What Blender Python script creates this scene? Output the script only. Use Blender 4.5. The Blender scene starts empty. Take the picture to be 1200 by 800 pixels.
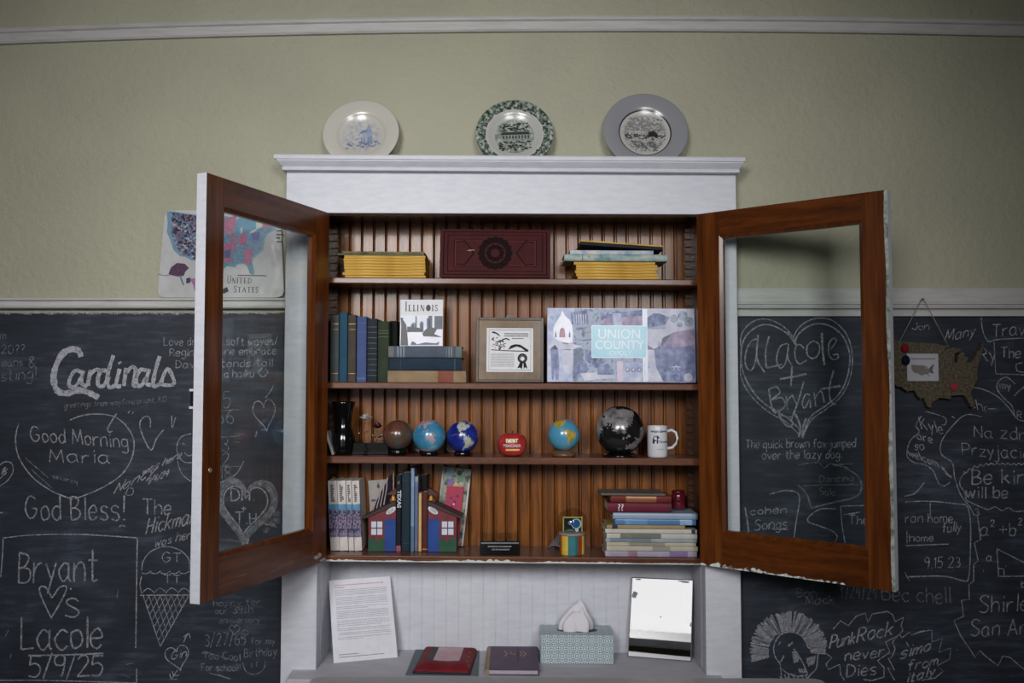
import bpy, bmesh, math, random
from math import sin, cos, pi, radians as R
from mathutils import Vector, Matrix

random.seed(7)
SC = bpy.context.scene
COL = SC.collection
# ------------------------------------------------------------------ camera
FPX, TILT = 1019.3, 0.0471
CAM = Vector((0.0026, -2.76, 1.60))
cd = bpy.data.cameras.new('camera'); cd.sensor_width = 36.0; cd.lens = FPX / 1200 * 36
cd.clip_start = 0.05
cam = bpy.data.objects.new('camera', cd); COL.objects.link(cam)
cam.location = CAM; cam.rotation_euler = (pi / 2 + TILT, 0, 0)
SC.camera = cam
# ------------------------------------------------------------------ light
SC.view_settings.view_transform = 'Standard'; SC.view_settings.look = 'None'
SC.view_settings.gamma = 1.0; SC.view_settings.use_curve_mapping = False
SC.view_settings.exposure = 0.0
SC.cycles.use_denoising = True
SC.cycles.max_bounces = 8
SC.cycles.caustics_reflective = False; SC.cycles.caustics_refractive = False
W = bpy.data.worlds.new('world'); SC.world = W; W.use_nodes = True
W.node_tree.nodes['Background'].inputs[0].default_value = (0.75, 0.85, 1, 1)
W.node_tree.nodes['Background'].inputs[1].default_value = 0.25

def area(name, loc, target, sx, sy, power, col, spread):
    l = bpy.data.lights.new(name, 'AREA'); l.shape = 'RECTANGLE'; l.size = sx; l.size_y = sy
    l.energy = power; l.color = col; l.spread = R(spread)
    o = bpy.data.objects.new(name, l); COL.objects.link(o); o.location = loc
    o.rotation_euler = (Vector(target) - Vector(loc)).to_track_quat('-Z', 'Y').to_euler()
    return o
# daylight entering by the two windows of the wall behind the camera
area('window_daylight_left', (-0.95, -3.97, 2.55), (-0.42, 0, 1.40), 1.0, 1.2, 16.0, (1.0, 0.98, 0.965), 64)
area('window_daylight_right', (0.74, -3.97, 2.55), (-0.10, 0, 1.40), 1.0, 1.2, 9.8, (1.0, 0.98, 0.965), 64)

# ------------------------------------------------------------------ pixel -> place
_c, _s = cos(TILT), sin(TILT)
def P(px, py, Y):
    d = Vector(((px - 600) / FPX, _c + (py - 400) / FPX * _s, _s - (py - 400) / FPX * _c))
    return CAM + d * ((Y - CAM.y) / d.y)
def PX(px, py, Y): return P(px, py, Y).x
def PZ(py, Y): return P(600, py, Y).z

# ------------------------------------------------------------------ materials
MATS = {}
def lin(h):
    if isinstance(h, str):
        v = [int(h[i:i + 2], 16) / 255 for i in (0, 2, 4)]
        return tuple(x / 12.92 if x <= .04045 else ((x + .055) / 1.055) ** 2.4 for x in v) + (1,)
    return tuple(h) + (1,)
class NT:
    def __init__(s, name):
        s.m = bpy.data.materials.new(name); s.m.use_nodes = True
        s.t = s.m.node_tree; s.b = s.t.nodes['Principled BSDF']; s.out = s.t.nodes['Material Output']
    def n(s, typ, **k):
        x = s.t.nodes.new(typ)
        for a, v in k.items(): setattr(x, a, v)
        return x
    def l(s, a, b): s.t.links.new(a, b)
    def coord(s, scale=(1, 1, 1), kind='Object', rot=(0, 0, 0)):
        tc = s.n('ShaderNodeTexCoord'); mp = s.n('ShaderNodeMapping')
        mp.inputs['Scale'].default_value = scale; mp.inputs['Rotation'].default_value = rot
        s.l(tc.outputs[kind], mp.inputs[0]); return mp.outputs[0]
    def noise(s, vec, scale, detail=3, rough=.5, dist=0):
        x = s.n('ShaderNodeTexNoise'); x.inputs['Scale'].default_value = scale
        x.inputs['Detail'].default_value = detail; x.inputs['Roughness'].default_value = rough
        x.inputs['Distortion'].default_value = dist
        s.l(vec, x.inputs['Vector']); return x.outputs['Fac']
    def ramp(s, fac, stops, interp='LINEAR'):
        x = s.n('ShaderNodeValToRGB'); e = x.color_ramp.elements; x.color_ramp.interpolation = interp
        while len(e) < len(stops): e.new(.5)
        for i, (p, c) in enumerate(stops): e[i].position = p; e[i].color = lin(c)
        s.l(fac, x.inputs[0]); return x.outputs[0]
    def mix(s, fac, a, b, mode='MIX'):
        x = s.n('ShaderNodeMix', data_type='RGBA', blend_type=mode)
        for sock, v in ((x.inputs['Factor'], fac), (x.inputs['A'], a), (x.inputs['B'], b)):
            if hasattr(v, 'is_output'): s.l(v, sock)
            elif isinstance(v, (int, float)): sock.default_value = v
            else: sock.default_value = lin(v)
        return x.outputs['Result']
    def bump(s, h, strength=.3, dist=.01):
        x = s.n('ShaderNodeBump'); x.inputs['Strength'].default_value = strength
        x.inputs['Distance'].default_value = dist; s.l(h, x.inputs['Height']); s.l(x.outputs[0], s.b.inputs['Normal'])
    def base(s, c):
        if hasattr(c, 'is_output'): s.l(c, s.b.inputs['Base Color'])
        else: s.b.inputs['Base Color'].default_value = lin(c)
    def set(s, rough=.5, spec=.5, metal=0, coat=0):
        s.b.inputs['Roughness'].default_value = rough; s.b.inputs['Specular IOR Level'].default_value = spec
        s.b.inputs['Metallic'].default_value = metal; s.b.inputs['Coat Weight'].default_value = coat
        s.b.inputs['Coat Roughness'].default_value = .12
        return s.m

def flatmat(h, rough=.6, spec=.2, metal=0, var=.12, scale=40):
    key = ('flat', h, rough, spec, metal, var, scale)
    if key in MATS: return MATS[key]
    t = NT('paint_' + str(len(MATS))); v = t.coord()
    nz = t.noise(v, scale, 3)
    c = lin(h); lo = tuple(x * (1 - var) for x in c[:3]); hi = tuple(min(1, x * (1 + var)) for x in c[:3])
    t.base(t.ramp(nz, [(.3, lo), (.7, hi)])); MATS[key] = t.set(rough, spec, metal); return MATS[key]

def wood(name, dark, mid, light, grain=(14, 14, 1.0), rough=.32, coat=.3, scale=3.0, kind='Object'):
    if name in MATS: return MATS[name]
    t = NT(name); v = t.coord(grain, kind)
    a = t.noise(v, scale, 6, .6, .6)
    fine = t.noise(t.coord((grain[0] * 9, grain[1] * 9, grain[2] * 2), kind), 3.0, 2, .6)
    col = t.ramp(a, [(.28, dark), (.5, mid), (.74, light)])
    col = t.mix(.22, col, t.ramp(fine, [(.35, dark), (.65, light)]), 'MIX')
    t.base(col); t.bump(fine, .08, .002); MATS[name] = t.set(rough, .3, 0, coat); return MATS[name]

def cloth(h1, h2, scale=300, rough=.75, spec=.12, name=None):
    key = ('cloth', h1, h2, scale, rough)
    if key in MATS: return MATS[key]
    t = NT(name or 'cover_' + str(len(MATS))); v = t.coord()
    big = t.noise(v, 18, 4); fine = t.noise(v, scale, 2)
    c = t.mix(t.ramp(big, [(.3, (0, 0, 0)), (.75, (1, 1, 1))]), h1, h2)
    t.base(c); t.bump(fine, .25, .001); MATS[key] = t.set(rough, spec); return MATS[key]

def noisemat(name, stops, scale=20, detail=4, rough=.5, spec=.4, sc=(1, 1, 1), interp='LINEAR', kind='Object', coat=0, dist=0):
    if name in MATS: return MATS[name]
    t = NT(name); a = t.noise(t.coord(sc, kind), scale, detail, .55, dist)
    t.base(t.ramp(a, stops, interp)); MATS[name] = t.set(rough, spec, 0, coat); return MATS[name]

def vorimat(name, stops, scale=20, rough=.5, spec=.4, coat=0, noisemix=.25, line=None):
    t = NT(name); v = t.coord()
    x = t.n('ShaderNodeTexVoronoi'); x.inputs['Scale'].default_value = scale; t.l(v, x.inputs['Vector'])
    sp = t.n('ShaderNodeSeparateColor'); t.l(x.outputs['Color'], sp.inputs[0])
    c = t.ramp(sp.outputs[0], stops, 'CONSTANT')
    nz = t.noise(v, scale * 4, 4)
    c = t.mix(noisemix, c, t.ramp(nz, [(.3, (0, 0, 0)), (.7, (1, 1, 1))]), 'OVERLAY')
    t.base(c); MATS[name] = t.set(rough, spec, 0, coat); return MATS[name]

# plaster wall: sage paint over orange-peel texture
t = NT('sage_plaster'); v = t.coord()
n1 = t.noise(v, 38, 5, .6); n2 = t.noise(v, 3, 3)
t.base(t.mix(t.ramp(n2, [(.3, (0, 0, 0)), (.7, (1, 1, 1))]), 'A5A491', 'ADAC97')); t.bump(n1, .55, .012)
M_WALL = t.set(.55, .35)
t = NT('white_paint'); v = t.coord()
n2 = t.noise(t.coord((3, 3, 12)), 6, 5, .65)
n3 = t.noise(t.coord((30, 30, 3)), 5, 3)
t.base(t.mix(t.ramp(n2, [(.35, (0, 0, 0)), (.7, (1, 1, 1))]), 'C3C6D1', 'D0D2DB')); t.bump(n3, .06, .004)
M_WHITE = t.set(.42, .4)
t = NT('trim_paint'); n2 = t.noise(t.coord((1, 1, 8)), 9, 5, .65)
t.base(t.ramp(n2, [(.25, 'AAAAA8'), (.55, 'BDBDBC')])); M_TRIM = t.set(.45, .4)
t = NT('grey_counter_paint'); v = t.coord()
t.base(t.ramp(t.noise(t.coord((1, 4, 1)), 12, 5, .6), [(.3, 'AEAEB6'), (.7, 'BCBCC4')])); M_COUNTER = t.set(.6, .2)
t = NT('desk_laminate'); t.base(t.ramp(t.noise(t.coord(), 60, 4), [(.3, '9C9C9E'), (.7, 'A6A6A8')])); M_DESK = t.set(.5, .3)
# slate chalkboard: rubbed chalk in broad smudges
t = NT('slate_chalkboard')
a = t.noise(t.coord((1, 1, 1.4)), 3.2, 6, .62, .8); b = t.noise(t.coord((1.2, 1, 9)), 7, 4, .6)
sm = t.mix(.45, a, b)
t.base(t.ramp(sm, [(.36, '1E232D'), (.52, '2B313C'), (.7, '495060')])); t.bump(b, .03, .002)
M_SLATE = t.set(.55, .3)
def chalk(name, dens, h='C9CBD6'):
    t = NT(name); v = t.coord()
    nz = t.noise(v, 420, 2, .6); n2 = t.noise(v, 60, 3)
    t.base(h); t.set(.95, .05)
    tr = t.n('ShaderNodeBsdfTransparent'); mx = t.n('ShaderNodeMixShader')
    f = t.ramp(t.mix(.4, nz, n2), [(.55 - dens * .35, (.15, .15, .15)), (.8 - dens * .3, (1, 1, 1))])
    mm = t.n('ShaderNodeMath', operation='MULTIPLY'); mm.inputs[1].default_value = min(1, .25 + dens * .75)
    t.l(f, mm.inputs[0]); t.l(mm.outputs[0], mx.inputs[0])
    t.l(tr.outputs[0], mx.inputs[1]); t.l(t.b.outputs[0], mx.inputs[2]); t.l(mx.outputs[0], t.out.inputs[0])
    return t.m
M_CH = {'hi': chalk('chalk_strong', .70), 'mid': chalk('chalk_medium', .50), 'lo': chalk('chalk_faint', .30), 'dust': chalk('chalk_dust', .12)}
# wood
M_BACK = wood('beadboard_varnish', '301604', '6C3C10', 'A0601E', (20, 20, 1.2), .36, .18)
M_SHELF = wood('shelf_varnish', '3E2216', '5E3828', '764A34', (1.2, 20, 20), .32, .15)
M_DOORV = wood('door_stile_varnish', '2E1405', '54290D', '733F17', (16, 16, 1.0), .28, .3)
M_DOORH = wood('door_rail_varnish', '2C1305', '4E260C', '6A3814', (1.0, 16, 16), .28, .3)
M_INNER = wood('carcass_varnish', '2E1A10', '4A2C1A', '5E3A22', (20, 20, 1.2), .35, .3)
M_PEEL = noisemat('peeling_white_paint', [(.42, '4A3020'), (.5, 'C9CCC8'), (.7, 'DCDEE0')], 60, 5, .6, .3, interp='LINEAR')
def glass(name, tint=(1, 1, 1), refl=1.0):
    t = NT(name); tr = t.n('ShaderNodeBsdfTransparent'); tr.inputs[0].default_value = lin(tint)
    gl = t.n('ShaderNodeBsdfGlossy'); gl.inputs['Roughness'].default_value = .02
    fr = t.n('ShaderNodeFresnel'); ge = t.n('ShaderNodeNewGeometry'); mr = t.n('ShaderNodeMapRange')
    mr.inputs['To Min'].default_value = 1.4; mr.inputs['To Max'].default_value = 1 / 1.4
    t.l(ge.outputs['Backfacing'], mr.inputs['Value']); t.l(mr.outputs[0], fr.inputs[0])
    mx = t.n('ShaderNodeMixShader'); t.l(fr.outputs[0], mx.inputs[0]); t.l(tr.outputs[0], mx.inputs[1]); t.l(gl.outputs[0], mx.inputs[2])
    t.l(mx.outputs[0], t.out.inputs[0]); return t.m
M_GLASS = glass('window_glass', (.96, .98, .97)); M_CLEAR = glass('clear_acrylic', (.86, .88, .88))
M_BLACK = flatmat('0B0B0D', .3, .5); M_IRON = flatmat('16161A', .4, .5)
M_PAGES = noisemat('page_edges', [(.3, 'A79C86'), (.7, 'CFC7B4')], 90, 3, .8, .1, (1, 1, 14))
M_PAPER = flatmat('D9D9E2', .8, .15, 0, .04)

# ------------------------------------------------------------------ mesh building
class MB:
    def __init__(s): s.v = []; s.f = []; s.m = []; s.sm = []
    def add(s, vs, fs, m=0, smooth=False, M=None):
        o = len(s.v)
        for p in vs:
            p = Vector(p); s.v.append(M @ p if M else p)
        for f in fs: s.f.append([o + i for i in f]); s.m.append(m); s.sm.append(smooth)
        return s
    def box(s, x0, x1, y0, y1, z0, z1, m=0, M=None):
        vs = [(x, y, z) for z in (z0, z1) for y in (y0, y1) for x in (x0, x1)]
        return s.add(vs, [(0, 2, 3, 1), (4, 5, 7, 6), (0, 1, 5, 4), (2, 6, 7, 3), (0, 4, 6, 2), (1, 3, 7, 5)], m, False, M)
    def prism(s, poly, a0, a1, axis='y', m=0, M=None, smooth=False):
        """poly of 2D points, extruded along an axis (x: (y,z), y: (x,z), z: (x,y))"""
        def mk(p, a): return {'x': (a, p[0], p[1]), 'y': (p[0], a, p[1]), 'z': (p[0], p[1], a)}[axis]
        n = len(poly); vs = [mk(p, a0) for p in poly] + [mk(p, a1) for p in poly]
        fs = [list(range(n)), list(range(2 * n - 1, n - 1, -1))]
        s.add(vs, fs, m, False, M)
        o = len(s.v) - 2 * n
        for i in range(n):
            j = (i + 1) % n; s.f.append([o + i, o + n + i, o + n + j, o + j]); s.m.append(m); s.sm.append(smooth)
        return s
    def lathe(s, prof, seg=32, m=0, M=None, smooth=True):
        vs = []; fs = []
        for r, z in prof:
            for k in range(seg): a = 2 * pi * k / seg; vs.append((r * cos(a), r * sin(a), z))
        for i in range(len(prof) - 1):
            for k in range(seg):
                k2 = (k + 1) % seg; fs.append((i * seg + k, i * seg + k2, (i + 1) * seg + k2, (i + 1) * seg + k))
        fs.append(tuple(range(seg - 1, -1, -1))); fs.append(tuple((len(prof) - 1) * seg + k for k in range(seg)))
        return s.add(vs, fs, m, smooth, M)
    def tube(s, path, r, seg=8, m=0, M=None):
        path = [Vector(p) for p in path]; vs = []; fs = []
        for i, p in enumerate(path):
            d = (path[min(i + 1, len(path) - 1)] - path[max(i - 1, 0)]).normalized()
            u = d.orthogonal().normalized() if abs(d.z) > .95 else d.cross(Vector((0, 0, 1))).normalized()
            w = d.cross(u); rr = r[i] if isinstance(r, (list, tuple)) else r
            for k in range(seg): a = 2 * pi * k / seg; vs.append(p + u * rr * cos(a) + w * rr * sin(a))
        for i in range(len(path) - 1):
            for k in range(seg):
                k2 = (k + 1) % seg; fs.append((i * seg + k, i * seg + k2, (i + 1) * seg + k2, (i + 1) * seg + k))
        fs.append(tuple(range(seg - 1, -1, -1))); fs.append(tuple((len(path) - 1) * seg + k for k in range(seg)))
        return s.add(vs, fs, m, True, M)
    def sphere(s, c, r, m=0, seg=20, rings=12, M=None, sc=(1, 1, 1)):
        vs = [(c[0], c[1], c[2] + r * sc[2])]; fs = []
        for i in range(1, rings):
            a = pi * i / rings
            for k in range(seg):
                b = 2 * pi * k / seg
                vs.append((c[0] + r * sc[0] * sin(a) * cos(b), c[1] + r * sc[1] * sin(a) * sin(b), c[2] + r * sc[2] * cos(a)))
        vs.append((c[0], c[1], c[2] - r * sc[2])); L = len(vs) - 1
        for k in range(seg): fs.append((0, 1 + k, 1 + (k + 1) % seg))
        for i in range(rings - 2):
            for k in range(seg):
                k2 = (k + 1) % seg; fs.append((1 + i * seg + k, 1 + (i + 1) * seg + k, 1 + (i + 1) * seg + k2, 1 + i * seg + k2))
        for k in range(seg): fs.append((L, 1 + (rings - 2) * seg + (k + 1) % seg, 1 + (rings - 2) * seg + k))
        return s.add(vs, fs, m, True, M)
    def build(s, name, mats, parent=None, bevel=0, recalc=True, segs=2):
        me = bpy.data.meshes.new(name); me.from_pydata([tuple(p) for p in s.v], [], s.f)
        if not isinstance(mats, (list, tuple)): mats = [mats]
        for m in mats: me.materials.append(m)
        me.polygons.foreach_set('material_index', s.m); me.polygons.foreach_set('use_smooth', s.sm)
        if recalc:
            bm = bmesh.new(); bm.from_mesh(me); bmesh.ops.recalc_face_normals(bm, faces=bm.faces); bm.to_mesh(me); bm.free()
        me.update()
        o = bpy.data.objects.new(name, me); COL.objects.link(o)
        if parent: o.parent = parent
        if bevel:
            b = o.modifiers.new('bevel', 'BEVEL'); b.width = bevel; b.segments = segs; b.limit_method = 'ANGLE'; b.angle_limit = R(40)
        return o

def tag(o, label=None, cat=None, group=None, kind=None):
    for k, v in (('label', label), ('category', cat), ('group', group), ('kind', kind)):
        if v: o[k] = v
    return o
def thing(name, label, cat, loc=(0, 0, 0), rot=(0, 0, 0), group=None):
    o = bpy.data.objects.new(name, None); o.empty_display_size = .03; COL.objects.link(o)
    o.location = loc; o.rotation_euler = rot
    return tag(o, label, cat, group)
def struct(name, mb, mat, bevel=0):
    return tag(mb.build(name, mat, None, bevel), kind='structure')

# flat printed pictures: 2D polygons in (x,z) laid in front of a face at y=-e
class PR:
    def __init__(s, y=0.0, step=.00025): s.mb = MB(); s.mats = []; s.y = y; s.k = 0; s.step = step
    def mi(s, m):
        if m not in s.mats: s.mats.append(m)
        return s.mats.index(m)
    def up(s): s.k += 1; return s
    def poly(s, pts, m, layer=None):
        y = s.y - s.step * (1 + (s.k if layer is None else layer))
        s.mb.add([(p[0], y, p[1]) for p in pts], [list(range(len(pts)))], s.mi(m)); return s
    def rect(s, x0, z0, x1, z1, m, layer=None): return s.poly([(x0, z0), (x1, z0), (x1, z1), (x0, z1)], m, layer)
    def disc(s, cx, cz, r, m, layer=None, n=24, sz=1): return s.poly([(cx + r * cos(2 * pi * i / n), cz + r * sz * sin(2 * pi * i / n)) for i in range(n)], m, layer)
    def stroke(s, pts, w, m, layer=None):
        y = s.y - s.step * (1 + (s.k if layer is None else layer))
        ribbon(s.mb, [Vector((p[0], y, p[1])) for p in pts], w, s.mi(m)); return s
    def text(s, body, x, z, size, m, layer=None, align='LEFT', sx=1.0, rot=0, bold=0):
        y = s.y - s.step * (1 + (s.k if layer is None else layer))
        vs, fs = text_mesh(body, size, align, bold)
        Mx = Matrix.Translation((x, y, z)) @ Matrix.Rotation(rot, 4, 'Y')
        s.mb.add([Mx @ Vector((a[0] * sx, 0, a[1])) for a in vs], fs, s.mi(m)); return s
    def build(s, name, parent): return s.mb.build(name, s.mats, parent, recalc=False)

_TX = {}
def text_mesh(body, size, align='LEFT', bold=0):
    key = (body, size, align, bold)
    if key in _TX: return _TX[key]
    cu = bpy.data.curves.new('t', 'FONT'); cu.body = body; cu.size = size; cu.align_x = align
    cu.resolution_u = 3; cu.offset = bold
    o = bpy.data.objects.new('t', cu); COL.objects.link(o)
    dg = bpy.context.evaluated_depsgraph_get(); me = o.evaluated_get(dg).to_mesh()
    vs = [tuple(v.co) for v in me.vertices]; fs = [list(p.vertices) for p in me.polygons]
    o.evaluated_get(dg).to_mesh_clear(); bpy.data.objects.remove(o); bpy.data.curves.remove(cu)
    _TX[key] = (vs, fs); return _TX[key]

def ribbon(mb, pts, w, m=0, nrm=Vector((0, -1, 0))):
    n = len(pts)
    if n < 2: return
    vs = []
    for i in range(n):
        d = pts[min(i + 1, n - 1)] - pts[max(i - 1, 0)]
        if d.length < 1e-9: d = Vector((1, 0, 0))
        side = d.normalized().cross(nrm); ww = (w[i] if isinstance(w, list) else w) / 2
        vs += [pts[i] + side * ww, pts[i] - side * ww]
    mb.add(vs, [(2 * i, 2 * i + 1, 2 * i + 3, 2 * i + 2) for i in range(n - 1)], m)
def smoothpts(pts, sub=4):
    if len(pts) < 3: return [tuple(p) for p in pts]
    out = []; n = len(pts)
    for i in range(n - 1):
        p0 = pts[max(i - 1, 0)]; p1 = pts[i]; p2 = pts[i + 1]; p3 = pts[min(i + 2, n - 1)]
        for k in range(sub):
            u = k / sub
            out.append(tuple(.5 * (2 * p1[j] + (p2[j] - p0[j]) * u + (2 * p0[j] - 5 * p1[j] + 4 * p2[j] - p3[j]) * u * u + (3 * p1[j] - p0[j] - 3 * p2[j] + p3[j]) * u ** 3) for j in (0, 1)))
    out.append(tuple(pts[-1])); return out
# ================================================================== SETTING
YW, YC, YB, YF = 0.0, -0.06, 0.15, -0.028      # wall, casing front, cabinet back, shelf fronts
RX0, RX1, RZ = -3.6, 3.6, 3.5
b = MB()
b.box(RX0, -.64, YW, .3, 0, RZ); b.box(.64, RX1, YW, .3, 0, RZ)
b.box(-.64, .64, YW, .3, 2.20, RZ); b.box(-.64, .64, YW, .3, 0, .66); b.box(-.64, .64, .2, .3, .66, 2.20)
struct('wall_back', b, M_WALL)
M_SIDE = flatmat('6E6A5C', .7, .2, 0, .05, 6)
struct('wall_left', MB().box(RX0 - .1, RX0, -4.1, .3, 0, RZ), M_SIDE)
struct('wall_right', MB().box(RX1, RX1 + .1, -4.1, .3, 0, RZ), M_SIDE)
struct('ceiling', MB().box(RX0 - .1, RX1 + .1, -4.1, .3, RZ, RZ + .1), flatmat('8E8C82', .8, .1, 0, .04, 5))
t = NT('floor_boards'); g = t.noise(t.coord((12, 1, 1)), 4, 5, .6)
t.base(t.ramp(g, [(.3, '3E2A1C'), (.7, '6A4A31')])); M_FLOOR = t.set(.4, .4)
struct('floor', MB().box(RX0 - .1, RX1 + .1, -4.1, .3, -.1, 0), M_FLOOR)
t = NT('daylight_pane'); t.b.inputs['Emission Color'].default_value = (1, 1, 1, 1); t.b.inputs['Emission Strength'].default_value = .85; M_SKYPANE = t.set(.3, .3); t = NT('dimmed_pane'); t.b.inputs['Emission Color'].default_value = (1, 1, 1, 1); t.b.inputs['Emission Strength'].default_value = .3; M_SKYDIM = t.set(.3, .3)  # right window's pane glow turned down to lessen fill light
# wall behind the camera with its two windows
WIN = [(-1.40, -.32), (.20, 1.28)]; WZ0, WZ1 = .60, 3.20
b = MB()
for x0, x1 in ((RX0, WIN[0][0]), (WIN[0][1], WIN[1][0]), (WIN[1][1], RX1)): b.box(x0, x1, -4.1, -4.0, 0, RZ)
for x0, x1 in WIN: b.box(x0, x1, -4.1, -4.0, 0, WZ0); b.box(x0, x1, -4.1, -4.0, WZ1, RZ)
struct('wall_front', b, M_SIDE)
for i, (x0, x1) in enumerate(WIN):
    b = MB(); w = .07
    b.box(x0 - w, x0, -4.0, -3.965, WZ0 - .03, WZ1 + w); b.box(x1, x1 + w, -4.0, -3.965, WZ0 - .03, WZ1 + w)
    b.box(x0 - w, x1 + w, -4.0, -3.96, WZ1, WZ1 + w + .03); b.box(x0 - w - .02, x1 + w + .02, -4.0, -3.93, WZ0 - .04, WZ0)
    b.box(x0, x1, -4.08, -4.0, (WZ0 + WZ1) / 2 - .02, (WZ0 + WZ1) / 2 + .02)
    wn = struct('window_%d' % (i + 1), b, M_WHITE, .004)
    MB().box(x0, x1, -4.075, -4.07, WZ0, WZ1).build('pane', M_SKYDIM if i else M_SKYPANE, wn)

# picture rail (it bows a little along its length)
def rail(name, xs, zf, prof, mat):
    mb = MB(); n = len(prof); vs = []; fs = []
    for x in xs:
        for y, z in prof: vs.append((x, y, z + zf(x)))
    for i in range(len(xs) - 1):
        for k in range(n):
            k2 = (k + 1) % n; fs.append((i * n + k, i * n + k2, (i + 1) * n + k2, (i + 1) * n + k))
    fs.append(tuple(range(n - 1, -1, -1))); fs.append(tuple((len(xs) - 1) * n + k for k in range(n)))
    mb.add(vs, fs); return struct(name, mb, mat)
zL, zM, zR = PZ(50, -.02), PZ(35.5, -.02), PZ(41, -.02)
def zpic(x):
    u = max(-1.25, min(1.25, x / 1.63)); return zM + (zR - zL) / 2 * u + ((zR + zL) / 2 - zM) * u * u
rail('trim_1', [RX0 + (RX1 - RX0) * i / 48 for i in range(49)], zpic,
     [(0, 0), (-.012, 0), (-.016, .006), (-.018, .030), (-.024, .034), (-.026, .040), (-.024, .046), (-.010, .050), (0, .052)], M_TRIM)
# chalk rails over the boards, left and right of the bookcase
def zz(py, y=-.03): return PZ(py, y)
a0 = zz(349); a1 = zz(361.3)
hl = a0 - a1
rail('trim_2', [RX0, -.707], lambda x: a1, [(0, 0), (-.024, 0), (-.030, .003), (-.030, .007), (-.020, .010), (-.018, hl - .010), (-.028, hl - .006), (-.028, hl), (0, hl)], M_TRIM)
c0 = zz(337); c1 = zz(370); h = c0 - c1
z353 = zz(353) - c1; z361 = zz(361) - c1; z363 = zz(363) - c1
rail('trim_3', [.707, RX1], lambda x: c1, [(0, 0), (-.022, 0), (-.022, z363 - .002), (-.014, z363), (-.014, z361 - .001), (-.030, z361), (-.032, z361 + .006), (-.026, z361 + .008), (-.026, z361 + .011), (-.032, z361 + .013),
     (-.030, z353 - .002), (-.022, z353), (-.022, h - .008), (-.018, h), (0, h)], M_TRIM)

# ------------------------------------------------------------------ bookcase
CASE = thing('built_in_bookcase', 'white built-in bookcase with two open glazed wooden doors, shelves of varnished beadboard', 'bookcase', (0, 0, 0))
SX = -.0078                                     # the old carcass leans: everything falls a little to the right
def shear(k=SX): m = Matrix.Identity(4); m[2][0] = k; return m
ZH = 2.129                                      # underside of the header
OX = .596                                       # half opening
CX = .705
ZCNT = .716                                     # countertop height in the middle
for sgn in (-1, 1):
    x0, x1 = (-CX, -OX) if sgn < 0 else (OX, CX)
    b = MB().box(x0, x1, YC, 0.0, .0, ZH - .006); b.build('casing', M_WHITE, CASE, .003)
    b = MB(); b.box(*((-OX - .03, -OX + .002) if sgn < 0 else (OX - .002, OX + .03)), -.028, YB + .01, 1.045, ZH + .04); b.build('side_panel', M_INNER, CASE)
    b = MB().box(*((-OX - .03, -OX + .0005) if sgn < 0 else (OX - .0005, OX + .03)), .0005, YB + .01, .60, 1.045); b.build('niche_side', M_WHITE, CASE)
b = MB().box(-CX, CX, YC, 0.0, ZH - .0015, 2.262, 0, shear(-.004)); b.build('header', M_WHITE, CASE, .002)
# cornice: three stepped profiles, mitred round the ends
prof = [(.008, 2.2555), (.010, 2.2625), (.006, 2.266), (.010, 2.268), (.022, 2.276), (.030, 2.282), (.030, 2.286), (.038, 2.286), (.040, 2.296), (.036, 2.300), (.026, 2.300), (.002, 2.266)]
vs = []; fs = []
for i, (o_, z) in enumerate(prof):
    y_ = YC - .022 - o_ * .6 if i < len(prof) - 2 else (-.092 if i == len(prof) - 2 else -.0838)
    vs += [(-CX - o_ * .72, 0, z), (-CX - o_ * .72, y_, z), (CX + o_ * .45, y_, z), (CX + o_ * .45, 0, z)]
for i in range(len(prof) - 1):
    for k in range(4): k2 = (k + 1) % 4; fs.append((4 * i + k, 4 * i + k2, 4 * i + 4 + k2, 4 * i + 4 + k))
fs += [(3, 2, 1, 0), tuple(4 * (len(prof) - 1) + k for k in range(4))]
MB().add(vs, fs, 0, False, shear(-.0065)).build('cornice', M_WHITE, CASE)
ZTOP = 2.266
def ztop(x): return ZTOP - .0065 * x
b = MB().box(-OX, OX, -.05, YB, ZH + .006, ZH + .03, 0, shear(-.004)); b.box(-OX, OX, -.034, -.010, ZH - .004, ZH + .012, 0, shear(-.004)); b.build('top_panel', M_INNER, CASE)
# beadboard
def beadboard(z0, z1, y, pitch, gw, gd, x0=-OX - .02, x1=OX + .02):
    pts = []; x = x0
    while x < x1:
        e = min(x + pitch, x1)
        pts += [(x, y), (e - gw * 1.9, y), (e - gw * 1.6, y + gd * .7), (e - gw * 1.25, y + .0006), (e - gw, y), (e - gw * .75, y + gd), (e - gw * .2, y + gd)]
        x += pitch
    pts = [(min(p[0], x1), p[1]) for p in pts]
    return MB().prism(pts + [(x1, y + .02), (x0, y + .02)], z0, z1, 'z')
beadboard(1.03, ZH + .03, YB, .0405, .0066, .010).build('back_panel', M_BACK, CASE)
beadboard(.60, 1.045, YB, .0405, .0026, .0012).build('niche_back', M_WHITE, CASE)
# shelves: (left px y, right px y, thickness)
SH = {}
for k, (l, r, th) in {1: (324.5, 327.2, .0195), 2: (447.5, 449.8, .0205), 3: (534.3, 537.3, .0225), 4: (650, 654, .017)}.items():
    a = P(388, l, YF); q = P(816, r, YF)
    kk = (q.z - a.z) / (q.x - a.x); z0 = a.z - kk * a.x; SH[k] = (z0, kk)
    b = MB().box(-OX + .001, OX - .001, YF + (.004 if k < 4 else -.004), YB - .001, z0 - th, z0, 0, shear(kk))
    b.build('shelf', M_SHELF, CASE, .003)
def zs(k, x): return SH[k][0] + SH[k][1] * x
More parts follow.
